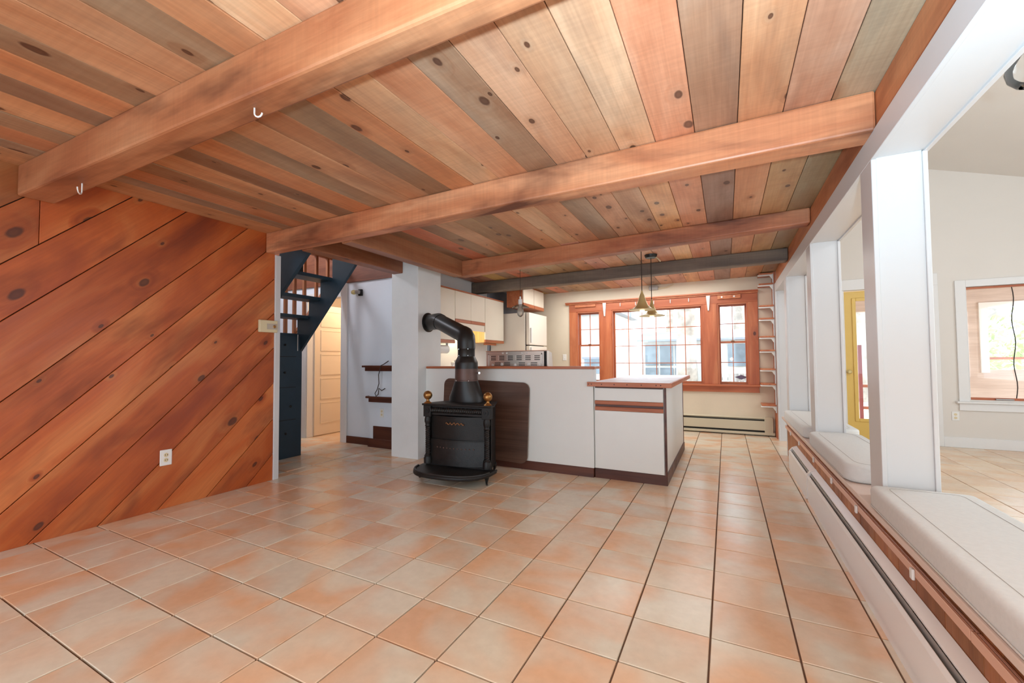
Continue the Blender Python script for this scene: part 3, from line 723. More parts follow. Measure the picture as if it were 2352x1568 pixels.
MB().box(-5.9, -4.70, 2.66, 3.43, 1.465, 1.505).build('landing', 'blue', stp, .003, seg=1)
MB().box(-4.72, -4.68, 2.66, 3.48, 0, 1.47).build('base_panel', 'blue', stp, .002, seg=1)
MB().box(-5.9, -4.72, 3.40, 3.43, 0, 1.465).build('side_panel', 'blue', stp)
for z in (.46, .85, 1.22): MB().box(-4.681, -4.677, 2.80, 3.40, z-.003, z+.003).build('panel_joint', 'black', stp)
for z, yy in ((.30, 3.27), (.62, 3.33), (1.03, 3.25), (1.36, 3.25)): MB().lathe((-4.68, yy, z), [(.012, 0), (.014, .01), (.006, .016)], 10, 0).build('knob', 'black', stp)
MB().box(-4.676, -4.672, 3.412, 3.42, 1.29, 1.49).build('paint_chip', 'whiteplastic', stp)
rl = empty('stair_railing', (-5.0, 3.7, 1.5), 'row of pale wooden balusters behind the navy stairs', 'railing')
for yy, zb_ in ((3.475, 1.5), (3.60, 1.52), (3.745, 1.72), (3.93, 1.98), (4.115, 2.24)): MB().box(-5.02, -4.98, yy-.018, yy+.018, zb_, 2.62).build('baluster', 'balu', rl, .002, seg=1)
MB().box(-5.03, -4.97, 3.45, 4.25, 2.62, 2.67).build('hand_rail', 'balu', rl, .004, seg=1)
MB().prism([(3.45, 1.46), (3.61, 1.46), (4.25, 2.36), (4.25, 2.43), (3.60, 1.525), (3.45, 1.525)], 0, -5.03, -4.97).build('bottom_rail', 'balu', rl)
bt = empty('bottle', (-4.02, 3.03, 2.15), 'black bottle with red band standing on the top stair tread', 'bottle')
bt.location = (-4.16, 3.06, 2.15)
bx = (-4.16, 3.06, 2.15)
MB().lathe(bx, [(.028, 0), (.03, .004), (.03, .075), (.024, .095), (.016, .11)], 14).build('body', 'black', bt, smooth=True)
MB().lathe(bx, [(.0165, .11), (.0165, .155)], 14).build('band', 'pinkrag', bt, smooth=True)
MB().lathe(bx, [(.013, .155), (.011, .20), (.013, .205), (.013, .22)], 12).build('neck', 'black', bt, smooth=True)

# ------------------------------------------------------------------ peninsula half wall + bar, island
pw = MB().box(-3.22, -1.165, 4.08, 4.20, .10, 1.065).build('wall_bar', 'laminate'); struct(pw, 'off-white half wall behind the stove, carrying the bar ledge', 'wall')
pk = MB().box(-3.22, -1.17, 4.085, 4.18, 0, .10).build('baseboard_bar', 'darkx', None, .003, seg=1); struct(pk, 'brown kickboard under the off-white half wall', 'baseboard')
bl = MB().box(-3.20, -1.14, 4.055, 4.27, 1.067, 1.092).build('bar_ledge', 'oakx', None, .004, seg=2); tag(bl, 'thin oak bar ledge along the top of the half wall', 'ledge')
isl = empty('island_cabinet', (-.84, 4.9, 0), 'off-white island base cabinet with oak pull strips and brown edging', 'cabinet')
IX0, IX1, IY0, IY1 = -1.163, -.505, 4.085, 5.86
MB().box(IX0, IX1, IY0+.018, IY1, .10, .897).build('carcass', 'laminate', isl, .002, seg=1)
MB().box(IX0, IX1+.012, IY0+.02, IY1+.02, 0, .10).build('kickboard', 'darkx', isl, .003, seg=1)
MB().box(IX1-.006, IX1+.014, IY0, IY0+.02, .09, .897).build('corner_strip', 'darkx', isl, .002, seg=1)
MB().box(IX1, IX1+.006, IY1-.012, IY1, .10, .897).build('end_strip', 'darkx', isl)
dr = MB().box(IX0+.012, IX1-.012, IY0, IY0+.018, .762, .882).build('drawer', 'laminate', isl, .0015, seg=1)
MB().box(IX0+.012, IX1-.012, IY0-.004, IY0+.018, .725, .760).build('pull_strip', 'oakx', dr, .003, seg=1)
dd = MB().box(IX0+.012, IX1-.012, IY0, IY0+.018, .105, .664).build('door', 'laminate', isl, .0015, seg=1)
MB().box(IX0+.012, IX1-.012, IY0-.004, IY0+.018, .666, .702).build('pull_strip', 'oakx', dd, .003, seg=1)
MB().box(IX0+.012, IX1-.012, IY0+.012, IY0+.0185, .702, .725).build('finger_gap', 'darkx', isl)
MB().box(IX0+.012, IX1-.012, IY0+.012, IY0+.0185, .882, .897).build('top_gap', 'darkx', isl)
ic = empty('countertop', (-.83, 5.1, .92), 'pale marbled island countertop with riveted oak edge', 'countertop')
MB().box(-1.19, -.462, 4.062, 6.25, .903, .940).build('slab', 'counter', ic, .0015, seg=1)
MB().box(-1.215, -.44, 4.04, 4.062, .898, .941).build('front_edge', 'oakx', ic, .002, seg=1)
MB().box(-.462, -.44, 4.062, 6.25, .898, .941).build('side_edge', 'oaky', ic, .002, seg=1)
for xk in (-1.20, -1.17, -1.07, -.95, -.83, -.70, -.57, -.53): MB().lathe((xk, 4.04, .92), [(.006, 0), (.005, -.003)], 8, 1).build('rivet', 'darkx', ic)

# leaning heat shield board behind the stove
pts = []
hw_, hh_, r_ = .545, .425, .075
for (sx, sz, a0) in ((1, 1, 0), (-1, 1, 90), (-1, -1, 180), (1, -1, 270)):
    for k in range(6):
        a = math.radians(a0+18*k); pts.append((sx*(hw_-r_)+r_*math.cos(a), sz*(hh_-r_)+r_*math.sin(a)))
ht = MB().prism(pts, 1, -.009, .009).xf(Matrix.Translation((-2.40, 4.052, .512)) @ Matrix.Rotation(math.radians(2.0), 4, 'Y') @ Matrix.Rotation(math.radians(-1.2), 4, 'X'))
ht = ht.build('heat_shield', 'shield', None, .003, seg=1); tag(ht, 'dark brown wood-grain board with rounded corners leaning behind the stove', 'board')

# ------------------------------------------------------------------ wood stove
SO = Vector((-2.345, 3.445, 0)); SR = Matrix.Translation(SO) @ Matrix.Rotation(math.radians(4.5), 4, 'Z')
sv = empty('wood_stove', SO, 'black cast iron wood stove with rope columns and brass ball finials', 'stove')
def sp(mb, name, mat, parent=None, **k): return mb.xf(SR).build(name, mat, parent or sv, **k)
sp(MB().hexa([(-.385, -.03), (.385, -.03), (.385, .05), (.25, .41), (-.25, .41), (-.385, .05)], .712, .732), 'top_plate', 'iron', bevel=.006)
sp(MB().hexa([(-.355, .0), (.355, .0), (.355, .05), (.232, .39), (-.232, .39), (-.355, .05)], .12, .14), 'floor_plate', 'iron')
for s_ in (-1, 1):
    q = [(s_*.355, .035), (s_*.345, .035), (s_*.225, .385), (s_*.238, .39)]
    sp(MB().hexa(q, .12, .712), 'side_panel', 'iron', bevel=.002, seg=1)
sp(MB().box(-.235, .235, .375, .395, .12, .712), 'back_panel', 'iron')
# lintel with twisted rope bar and end blocks
sp(MB().box(-.355, .355, .0, .05, .615, .712), 'lintel', 'iron', bevel=.004, seg=1)
def rope(p0, p1, r, turns, n=72, m=8):
    p0, p1 = Vector(p0), Vector(p1); ax = (p1-p0).normalized(); e1 = ax.orthogonal().normalized(); e2 = ax.cross(e1); mb = MB()
    vs = []; fs = []
    for i in range(n+1):
        t = i/n; c = p0.lerp(p1, t)
        for k in range(m*3):
            a = 2*math.pi*k/(m*3); rr = r*(1+.13*math.cos(3*(a-turns*2*math.pi*t)*1.0))
            vs.append(c+(e1*math.cos(a)+e2*math.sin(a))*rr)
    w = m*3
    for i in range(n):
        for k in range(w): fs.append((i*w+k, i*w+(k+1) % w, (i+1)*w+(k+1) % w, (i+1)*w+k))
    fs += [tuple(range(w))[::-1], tuple(range(n*w, (n+1)*w))]
    return mb.add(vs, fs)
sp(rope((-.285, -.004, .668), (.285, -.004, .668), .026, 9, 110), 'rope_bar', 'iron', smooth=True)
for s_ in (-1, 1):
    b_ = sp(MB().box(s_*.325-.042, s_*.325+.042, -.028, .05, .600, .712), 'corner_block', 'iron', bevel=.004)
    sp(MB().lathe((s_*.325, -.028, .662), [(.030, 0), (.030, -.006), (.018, -.006), (.018, -.003), (.008, -.003), (.006, -.008)], 18, 1), 'rosette', 'iron', b_, smooth=True)
    sp(MB().lathe((s_*.328, -.005, .14), [(.040, 0), (.040, .05), (.034, .06), (.036, .07), (.026, .085)], 20), 'column_base', 'iron', smooth=True)
    sp(rope((s_*.328, -.005, .222), (s_*.328, -.005, .50), .0235, 5, 80), 'rope_column', 'ironrub', smooth=True)
    sp(MB().lathe((s_*.328, -.005, .50), [(.025, 0), (.031, .006), (.025, .014), (.026, .03), (.033, .05), (.033, .075), (.027, .1)], 20), 'column_capital', 'iron', smooth=True)
    f_ = sp(MB().lathe((s_*.335, .005, .732), [(.040, 0), (.036, .008), (.020, .018), (.014, .032), (.016, .040)], 20), 'finial_base', 'brass', smooth=True)
    sp(MB().lathe((s_*.335, .005, .732), [(.016, .038), (.030, .046), (.041, .062), (.045, .080), (.041, .098), (.030, .114), (.014, .123), (.002, .125)], 22), 'finial_ball', 'brass', f_, smooth=True)
def curved(x0, x1, z0, z1, b0, b1, bul, n=14, th=.012):
    mb = MB(); vs = []; fs = []
    for z, y0 in ((z0, b0), (z1, b1)):
        for k in range(n+1):
            t = k/n; x = x0+(x1-x0)*t; yy = y0-bul*math.sin(math.pi*t)
            vs += [(x, yy, z), (x, yy+th, z)]
    w = 2*(n+1)
    for k in range(n):
        a = 2*k; fs += [(a, a+2, a+2+w, a+w), (a+1, a+1+w, a+3+w, a+3), (a+w, a+2+w, a+3+w, a+1+w), (a, a+1, a+3, a+2)]
    fs += [(0, w, w+1, 1), (w-2, w-1, 2*w-1, 2*w-2)]
    return mb.add(vs, fs)
fd = sp(curved(-.305, .285, .385, .612, .03, .02, .055), 'front_door', 'iron', smooth=True)
sp(curved(-.315, .290, .372, .386, .025, .025, .068), 'door_lip', 'iron', smooth=True)
sp(curved(-.285, .265, .588, .598, .018, .018, .057), 'door_bead', 'iron', fd, smooth=True)
lw_ = sp(curved(-.345, .285, .138, .372, .02, .03, .058), 'ash_door', 'ironrub', smooth=True)
for k in range(11):
    x = -.22+k*.04; t_ = (x+.345)/.63
    sp(MB().box(x, x+.012, .022-.058*math.sin(math.pi*t_), .03-.058*math.sin(math.pi*t_)+.01, .30, .310), 'vent_stud', 'rust', lw_)
# bronze name scroll (illegible in the photo)
sp(MB().tube([(-.10+.2*k/24, -.0385-.004*math.sin(k), .545+.010*math.sin(k*1.3)) for k in range(25)], .005, 6), 'name_scroll', 'bronze', fd, smooth=True)
# hearth
hp = []
for k in range(33):
    a = math.pi+math.pi*k/32; ex = 2.7
    cx_, sy_ = math.cos(a), math.sin(a)
    hp.append((.405*math.copysign(abs(cx_)**(2/ex), cx_), .02+.37*math.copysign(abs(sy_)**(2/ex), sy_)))
hp += [(.405, .06), (-.405, .06)]
sp(MB().hexa(hp, .088, .124), 'hearth', 'iron', bevel=.012, seg=3, smooth=True)
sp(MB().tube([(x*.965, .02+(y_-.02)*.965, .126) for x, y_ in hp[2:31]], .012, 8), 'hearth_rim', 'ironrub', smooth=True)
for x, y_, d in ((.345, -.05, (.5, -.8)), (-.365, -.05, (-.5, -.8)), (.215, .40, (.5, .8)), (-.215, .40, (-.5, .8))):
    dx, dy = d
    sp(MB().tube([(x-.01*dx, y_-.01*dy, .10), (x+.012*dx, y_+.012*dy, .075), (x+.008*dx, y_+.008*dy, .045), (x+.0*dx, y_, .022), (x+.02*dx, y_+.02*dy, .010), (x+.035*dx, y_+.035*dy, .012)], [.026, .024, .015, .011, .010, .010], 10), 'foot', 'iron', smooth=True)

# stovepipe
PX, PY = -2.418, 3.735
sp_ = empty('stovepipe', (PX, PY, .732), 'black stovepipe rising from the stove and elbowing into the chimney', 'stovepipe')
def boot():
    mb = MB(); n = 28; vs = []; fs = []
    prof = [(0, .20, .125, .732), (0, .20, .125, .775), (.5, .165, .12, .85), (1, .125, .118, .945)]
    for t, rx, ry, z in prof:
        for k in range(n): a = 2*math.pi*k/n; vs.append((PX+rx*math.cos(a), PY+ry*math.sin(a), z))
    for i in range(len(prof)-1):
        for k in range(n): fs.append((i*n+k, i*n+(k+1) % n, (i+1)*n+(k+1) % n, (i+1)*n+k))
    fs += [tuple(range(n))[::-1], tuple(range(3*n, 4*n))]
    return mb.add(vs, fs)
boot().build('oval_boot', 'pipe', sp_, smooth=True)
lp = MB().lathe((PX, PY, 0), [(.120, .943), (.124, .945), (.124, .955), (.120, .958), (.118, 1.075)], 28).build('lower_pipe', 'rust', sp_, smooth=True); lp['label'] = 'rusty brown pipe section'
MB().lathe((PX, PY, 0), [(.121, 1.073), (.121, 1.13), (.118, 1.145), (.094, 1.195), (.090, 1.20)], 28).build('reducer', 'pipe', sp_, smooth=True)
MB().lathe((PX, PY, 0), [(.090, 1.198), (.090, 1.275), (.0925, 1.278), (.0925, 1.285)], 28).build('upper_pipe', 'pipe', sp_, smooth=True)
Cw = Vector((-3.22, 4.118, 1.625)); P0 = Vector((PX, PY, 1.285)); P1 = Vector((PX, PY, 1.375)); D = Vector((-2.93, 3.99, 1.615))-Vector((PX, PY, 1.42)); D.normalize()
E1 = Vector((PX, PY, 1.415)); P2 = E1+D*.075
MB().tube([P0, P1-Vector((0, 0, .02)), E1+(D+Vector((0, 0, -1))).normalized()*.004+Vector((0, 0, -.012)), E1+D*.03, P2], [.094, .095, .095, .094, .093], 28).build('lower_elbow', 'pipe', sp_, smooth=True)
P3 = Vector((-2.98, 4.01, 1.622)); 
MB().tube([P2-D*.01, P3], .089, 28).build('slanted_pipe', 'pipe', sp_, smooth=True)
MB().tube([P3-(P3-P2).normalized()*.05, P3, P3+(Cw-P3).normalized()*.05, Cw+Vector((.03, 0, 0))], [.094, .095, .095, .094], 28).build('upper_elbow', 'pipe', sp_, smooth=True)
MB().lathe(tuple(Cw), [(.118, .001), (.118, .012), (.10, .020), (.094, .05)], 28, 0).build('wall_collar', 'pipe', sp_, smooth=True)
MB().tube([(PX+.115, PY, 1.03), (PX+.155, PY-.02, 1.03), (PX+.175, PY-.03, 1.03)], [.006, .006, .012], 8).build('damper_handle', 'chrome', sp_, smooth=True)
for z, r in ((.95, .124), (1.21, .0905), (1.277, .0925)):
    for a in (-1.0, .2): MB().lathe((PX+r*math.sin(a+.55), PY-r*math.cos(a+.55), z), [(.004, -.004), (.005, .004)], 8).build('screw', 'chrome', sp_)

# ------------------------------------------------------------------ kitchen: upper cabinets, hood, counter, faucet
XC = -3.32
def wallcab(y0, y1, z0, z1, doors, label, strip=True):
    t = empty('wall_cabinet', ((-3.65+XC)/2, (y0+y1)/2, z0), label, 'cabinet', 'cream upper cabinets on the kitchen wall')
    MB().box(-3.65, XC-.018, y0, y1, z0, z1).build('carcass', 'goldwood' if y0 > 5.6 else 'cabcream', t, .001, seg=1)
    n = len(doors)-1
    for k in range(n):
        d = MB().box(XC-.018, XC, doors[k]+.002, doors[k+1]-.002, z0+(.045 if strip else 0), z1-.02).build('door', 'cabcream', t, .0015, seg=1)
        if strip: MB().box(XC-.018, XC+.004, doors[k]+.002, doors[k+1]-.002, z0, z0+.043).build('pull_strip', 'oaky', d, .003, seg=1)
    MB().box(-3.65, XC+.004, y0, y1, z1-.018, z1).build('top_strip', 'oaky', t)
    return t
wallcab(4.40, 4.845, 1.40, 2.155, (4.40, 4.845), 'tall single cream upper cabinet next to the chimney, paper towel below')
wallcab(4.85, 5.665, 1.70, 2.155, (4.85, 5.26, 5.665), 'short two door cream upper cabinet above the sink light')
wallcab(5.67, 6.285, 1.44, 2.155, (5.67, 6.285), 'tall single cream upper cabinet nearest the refrigerator')
hv = empty('sink_valance', (-3.5, 5.25, 1.6), 'cream light valance under the short cabinet with glowing lamp', 'valance')
MB().box(XC-.03, XC-.012, 4.85, 5.665, 1.60, 1.699).build('board', 'cabcream', hv, .001, seg=1)
MB().box(-3.55, -3.40, 5.02, 5.26, 1.655, 1.69).build('lamp_lens', 'bulbglow', hv, .004, seg=1)

kr = MB().box(-3.40, -3.37, 5.75, 6.12, 1.405, 1.438).build('knife_rack', 'oaky', None, .003, seg=1); tag(kr, 'dark striped wooden rack on the wall under the tall cabinet', 'rack')
pt = empty('paper_towel', (-3.42, 4.62, 1.33), 'white paper towel roll hung under the cabinet by the chimney', 'paper towel')
MB().tube([(-3.40, 4.47, 1.315), (-3.40, 4.75, 1.315)], .058, 20).build('roll', 'whiteplastic', pt, smooth=True)
for yy in (4.455, 4.765): MB().box(-3.42, -3.38, yy-.006, yy+.006, 1.30, 1.40).build('holder_arm', 'whiteplastic', pt, .003, seg=1)
MB().tube([(-3.40, 4.45, 1.315), (-3.40, 4.77, 1.315)], .012, 10).build('holder_rod', 'whiteplastic', pt)
kb = empty('sink_cabinet', (-3.35, 5.3, 0), 'cream base cabinets along the kitchen wall under the sink counter', 'cabinet')
MB().box(-3.645, -3.04, 4.40, 6.30, .1, .888).build('carcass', 'cabcream', kb); MB().box(-3.645, -3.10, 4.40, 6.30, 0, .1).build('kickboard', 'darkx', kb)
for a in (4.42, 4.88, 5.35, 5.82): MB().box(-3.04, -3.022, a, a+.45, .13, .87).build('door', 'cabcream', kb, .002, seg=1)
kc = empty('countertop', (-3.34, 5.3, .9), 'wood edged sink counter along the kitchen wall', 'countertop')
MB().box(-3.632, -3.03, 4.40, 6.30, .89, .93).build('slab', 'counter', kc, .002, seg=1); MB().box(-3.03, -3.005, 4.40, 6.30, .89, .932).build('edge_strip', 'oaky', kc, .002, seg=1)
MB().box(-3.65, -3.62, 4.40, 4.84, .93, 1.085).build('back_strip', 'oaky', kc)
fc = empty('faucet', (-3.50, 5.05, .93), 'chrome arched kitchen faucet with white handle behind the bar ledge', 'faucet')
MB().lathe((-3.50, 5.05, .93), [(.03, 0), (.026, .02), (.018, .03), (.018, .16)], 14).build('body', 'chrome', fc, smooth=True)
MB().tube([(-3.50, 5.05, 1.08), (-3.48, 5.07, 1.16), (-3.44, 5.12, 1.20), (-3.39, 5.19, 1.215), (-3.33, 5.28, 1.20), (-3.30, 5.32, 1.16)], .012, 10).build('spout', 'chrome', fc, smooth=True)
MB().lathe((-3.50, 5.05, 1.09), [(.02, 0), (.03, .02), (.03, .045), (.014, .06)], 12).build('handle', 'whiteplastic', fc, smooth=True)

# refrigerator and cabinet above
fr = empty('refrigerator', (-3.2, 6.75, 0), 'cream refrigerator with freezer door on top beside the cabinets', 'refrigerator')
FX = -2.955
MB().box(-3.62, FX, 6.36, 7.14, .03, 1.955).build('body', 'fridge', fr, .01, seg=2)
MB().box(FX, FX+.012, 6.375, 7.125, .05, 1.95).build('gasket', 'black', fr)
for z0, z1, nm in ((1.415, 1.955, 'freezer_door'), (.06, 1.40, 'door')):
    d = MB().box(FX+.012, FX+.075, 6.365, 7.135, z0, z1).build(nm, 'fridge', fr, .012, seg=3)
    hz = (1.45, 1.70) if nm == 'freezer_door' else (1.12, 1.375)
    MB().box(FX+.075, FX+.105, 6.39, 6.42, hz[0], hz[1]).build('handle', 'whiteplastic', d, .008, seg=2)
MB().box(-3.60, FX-.02, 6.40, 7.10, 0, .03).build('base_feet', 'black', fr)
fc2 = empty('wall_cabinet', (-3.3, 6.7, 2.06), 'two door cabinet with oak side above the refrigerator', 'cabinet', 'cream upper cabinets on the kitchen wall')
MB().box(-3.27, FX-.025, 6.31, 7.2, 2.055, 2.418).build('carcass', 'oaky', fc2)
for a, b in ((6.32, 6.75), (6.765, 7.195)):
    d = MB().box(FX-.025, FX-.007, a, b, 2.115, 2.395).build('door', 'cabcream', fc2, .0015, seg=1)
    MB().box(FX-.025, FX-.002, a, b, 2.055, 2.113).build('pull_strip', 'oaky', d, .003, seg=1)
MB().box(-3.65, -3.64, 6.30, 7.47, 1.2, 2.42).build('wall_panel_shadow', 'roof')  # blue grey sheet stands in for shade on the wall
struct(bpy.data.objects['wall_panel_shadow'], 'strip of wall behind the refrigerator with its shade painted in blue grey', 'wall')

# range with tall backguard seen from behind over the bar
rg = empty('kitchen_range', (-2.13, 4.6, 0), 'stainless range with slotted backguard standing behind the bar ledge', 'range')
RX0, RX1, RY = -2.50, -1.735, 4.29
MB().box(RX0, RX1, RY+.07, RY+.68, .05, .905).build('body', 'steel', rg, .004, seg=1)
MB().box(RX0, RX1, RY+.07, RY+.68, .905, .93).build('cooktop', 'black', rg, .004, seg=1)
MB().box(RX0+.02, RX1-.02, RY+.68, RY+.71, .25, .75).build('oven_door', 'steel', rg, .004, seg=1)
MB().box(RX0+.05, RX1-.05, RY+.1, RY+.62, 0, .05).build('base', 'black', rg)
bgd = MB().box(RX0, RX1, RY, RY+.07, .93, 1.262).build('backguard', 'steel', rg, .003, seg=1)
MB().box(RX0+.004, RX1-.004, RY-.006, RY, 1.222, 1.258).build('top_flange', 'steel', bgd, .001, seg=1)
MB().box(RX0-.002, RX1+.004, RY-.008, RY+.075, 1.262, 1.268).build('top_cap', 'copper', bgd)
wd = RX1-RX0
for fx in (.045, .925): MB().box(RX0+fx*wd-.006, RX0+fx*wd+.006, RY-.006, RY, 1.07, 1.235).build('strip', 'whiteplastic', bgd)
slots = []
for k in range(6):
    fx = .085+.1445*k
    for r in range(3): slots.append((fx, fx+.085, 1.205-.02*r))
for fx in (.15, .31, .555, .75):
    for r in range(2): slots.append((fx, fx+.10, 1.128-.022*r))
for a, b, z in slots: MB().box(RX0+a*wd, RX0+b*wd, RY-.003, RY+.001, z-.0042, z+.0042).build('vent_slot', 'black', bgd)
dots = MB()
for k in range(6):
    for r in range(3): dots.lathe((RX0+(.072+.1445*k)*wd, RY, 1.205-.02*r), [(.006, 0), (.004, -.004)], 8, 1)
dots.build('rivet_rows', 'whiteplastic', bgd)
for fx, z, r in ((.29, 1.24, .011), (.36, 1.24, .011), (.615, 1.24, .011), (.69, 1.24, .011), (.115, 1.105, .016), (.275, 1.112, .017), (.495, 1.105, .018), (.715, 1.112, .018), (.89, 1.105, .018)):
    MB().lathe((RX0+fx*wd, RY, z), [(r, 0), (r, -.008), (r*.6, -.014)], 12, 1).build('knob', 'whiteplastic', bgd, smooth=True)
MB().box(RX1-.03, RX1, RY-.01, RY-.001, .95, 1.255).build('side_flange', 'black', bgd)
MB().prism([(RY-.01, 1.262), (RY+.10, 1.24), (RY+.13, 1.07), (RY-.01, 1.07)], 0, RX1+.001, RX1+.02).build('side_cheek', 'steel', bgd, .002, seg=1)

# ------------------------------------------------------------------ pendant lamps
def pendant(x, y, zt, zb, R, label, hc, canopy=True, tall=1.0):
    t = empty('pendant_lamp', (x, y, zb), label, 'lamp', 'brass pendants over the island')
    H = hc
    MB().lathe((x, y, zb), [(R, 0), (R*.985, .006), (R*.72, .016), (R*.46, .045*tall), (R*.30, .095*tall), (R*.18, .15*tall), (.012, H), (.008, H+.02)], 32).build('shade', 'brasslamp', t, smooth=True)
    MB().tube([(x, y, zb+H), (x, y, zt)], .0045, 8).build('cord', 'cord', t)
    MB().lathe((x, y, zb-.004), [(.001, -.022), (.02, -.016), (.028, 0), (.02, .004)], 14).build('bulb', 'bulbglow', t, smooth=True)
    if canopy:
        MB().lathe((x, y, zt), [(.02, -.042), (.06, -.036), (.072, -.012), (.074, 0)], 24).build('canopy', 'pipe', t, smooth=True)
    return t
pendant(-.833, 4.95, 2.415, 1.719, .148, 'left brass cone pendant lamp over the island, taller shade', .20, False, 1.1)
pl_ = pendant(-.780, 5.3, 2.42, 1.678, .151, 'right brass pendant lamp with black ceiling canopy, flatter shade', .18, True, .8)
MB().tube([(-.735, 5.3, 2.40), (-.695, 5.29, 2.36), (-.67, 5.28, 2.325)], .008, 8).build('loose_wire', 'ivory', pl_)
gp = empty('pendant_lamp', (-2.2, 4.6, 1.8), 'clear glass disc pendant with bare bulb above the bar', 'lamp')
MB().tube([(-2.2, 4.6, 2.42), (-2.2, 4.6, 1.885)], .0025, 6).build('cord', 'cord', gp)
MB().lathe((-2.2, 4.6, 1.80), [(.010, .13), (.012, .10), (.024, .095), (.024, .045), (.018, .03)], 16).build('socket', 'whiteplastic', gp, smooth=True)
MB().lathe((-2.2, 4.6, 1.80), [(.03, .035), (.06, .022), (.105, .0), (.108, -.003), (.06, .017), (.03, .030)], 28, cap=False).build('glass_disc', 'lampglass', gp, smooth=True)
MB().lathe((-2.2, 4.6, 1.80), [(.014, .03), (.018, .01), (.036, -.03), (.042, -.06), (.034, -.095), (.014, -.115), (.001, -.118)], 18).build('bulb', 'lampglass', gp, smooth=True)
MB().tube([(-2.2+.012*math.cos(k), 4.6+.012*math.sin(k), 1.80-.02-.06*k/12) for k in range(12)], .0025, 5).build('filament', 'bronze', gp)
MB().lathe((-2.2, 4.6, 2.40), [(.014, 0), (.014, .02)], 10).build('ceiling_hook', 'whiteplastic', gp)
# swagged cord of the glass pendant
sg = MB().tube([(-2.22, 4.62, 2.385), (-2.6, 4.72, 2.33), (-3.05, 4.78, 2.30), (-3.28, 4.74, 2.34)], .004, 6).build('lamp_cord', 'cord', smooth=True); tag(sg, 'thin dark lamp cord swagged along the ceiling behind the beam', 'cord')

# white hooks under the nearest beam
for (x, y, lab, rz) in ((-1.735, 1.055, 'white cup hook under the nearest beam, right one of two', .4), (-3.37, 1.03, 'white cup hook under the nearest beam by the plank wall', -.6)):
    z = 2.222; c, s = math.cos(rz), math.sin(rz)
    k_ = 1.0 if x > -2 else 1.9
    pts = [(0, 0), (0, -.022*k_)]+[(.017*k_-.017*k_*math.cos(a), -.022*k_-.017*k_*math.sin(a)) for a in (.4, .9, 1.5, 2.1, 2.7, 3.1)]
    hk = MB().tube([(x+u*c, y+u*s, z+w) for u, w in pts], .0035, 8).build('cup_hook', 'whiteplastic', smooth=True); tag(hk, lab, 'hook', 'cup hooks under the beam')

# ------------------------------------------------------------------ sunroom
SY = 7.55
swl = MB()
DX0, DX1, WX0, WX1, WZ0, WZ1 = 1.49, 2.405, 2.755, 3.95, .615, 2.065
swl.box(.83, DX0, SY, SY+.12, 0, 4.5).box(DX0, DX1, SY, SY+.12, 2.12, 4.5).box(DX1, WX0, SY, SY+.12, 0, 4.5).box(WX0, WX1, SY, SY+.12, 0, WZ0).box(WX0, WX1, SY, SY+.12, WZ1, 4.5).box(WX1, 5.0, SY, SY+.12, 0, 4.5)
swl = swl.build('wall_sunroom_far', 'sunwall'); struct(swl, 'off-white sunroom wall holding the yellow door and porch window', 'wall')
def cz(x): return 3.68-.33*(x-2.45)
sc2 = MB().prism([(.80, cz(.80)), (5.1, cz(5.1)), (5.1, cz(5.1)+.08), (.80, cz(.80)+.08)], 1, -.6, SY+.1).build('ceiling_sunroom', 'sunwall'); struct(sc2, 'sloping white sunroom ceiling', 'ceiling')
# right wall of the sunroom with tall windows (outside the frame)
rw = MB().box(5.0, 5.1, -.6, SY, 0, .7).box(5.0, 5.1, -.6, SY, 2.25, 2.9)
for a, b in ((-.6, -.3), (1.6, 1.9), (3.8, 4.1), (6.0, SY)): rw.box(5.0, 5.1, a, b, .7, 2.25)
rw = rw.build('wall_sunroom_right', 'sunwall'); struct(rw, 'outer sunroom wall with wide window openings', 'wall')
d2 = empty('door_2', (1.95, SY, 0), 'yellow glazed door to the porch in the sunroom wall', 'door', None, 'structure')
dyl = MB().box(DX0+.02, 1.645, SY+.03, SY+.075, .01, 2.105).box(2.255, DX1-.02, SY+.03, SY+.075, .01, 2.105).box(1.645, 2.255, SY+.03, SY+.075, 1.975, 2.105).box(1.645, 2.255, SY+.03, SY+.075, .01, .30)
dyl.build('leaf', 'yellow', d2)
for q in ((1.60, 1.645, .265, 2.01), (2.255, 2.30, .265, 2.01)): MB().box(q[0], q[1], SY+.018, SY+.031, q[2], q[3]).build('glazing_bead', 'yellow', d2, .004, seg=1)
for z in (.265, 1.965): MB().box(1.645, 2.255, SY+.018, SY+.031, z, z+.045).build('glazing_bead', 'yellow', d2, .004, seg=1)
MB().box(1.645, 2.255, SY+.048, SY+.054, .30, 1.975).build('pane', 'glass', d2)
MB().lathe((1.545, SY+.03, .965), [(.028, 0), (.026, -.008), (.012, -.012), (.012, -.035), (.026, -.045), (.028, -.06), (.018, -.072)], 18, 1).build('door_knob', 'brasslamp', d2, smooth=True)
for a, b in ((DX0-.11, DX0), (DX1, DX1+.09)): MB().box(a, b, SY-.02, SY, 0, 2.12).build('casing', 'whitetrim', d2, .003, seg=1)
MB().box(DX0-.11, DX1+.09, SY-.02, SY, 2.12, 2.27).build('head_casing', 'whitetrim', d2, .003, seg=1)
MB().box(DX0, DX0+.02, SY, SY+.12, 0, 2.12).build('jamb', 'whitetrim', d2); MB().box(DX1-.02, DX1, SY, SY+.12, 0, 2.12).build('jamb', 'whitetrim', d2)
MB().box(DX0, DX1, SY, SY+.12, -.01, .01).build('threshold', 'darkx', d2)
w4 = empty('window_4', (3.35, SY, WZ0), 'white framed sunroom window looking onto the enclosed porch', 'window', None, 'structure')
for a, b in ((WX0-.10, WX0), (WX1, WX1+.10)): MB().box(a, b, SY-.02, SY, WZ0-.02, WZ1+.09).build('casing', 'whitetrim', w4, .003, seg=1)
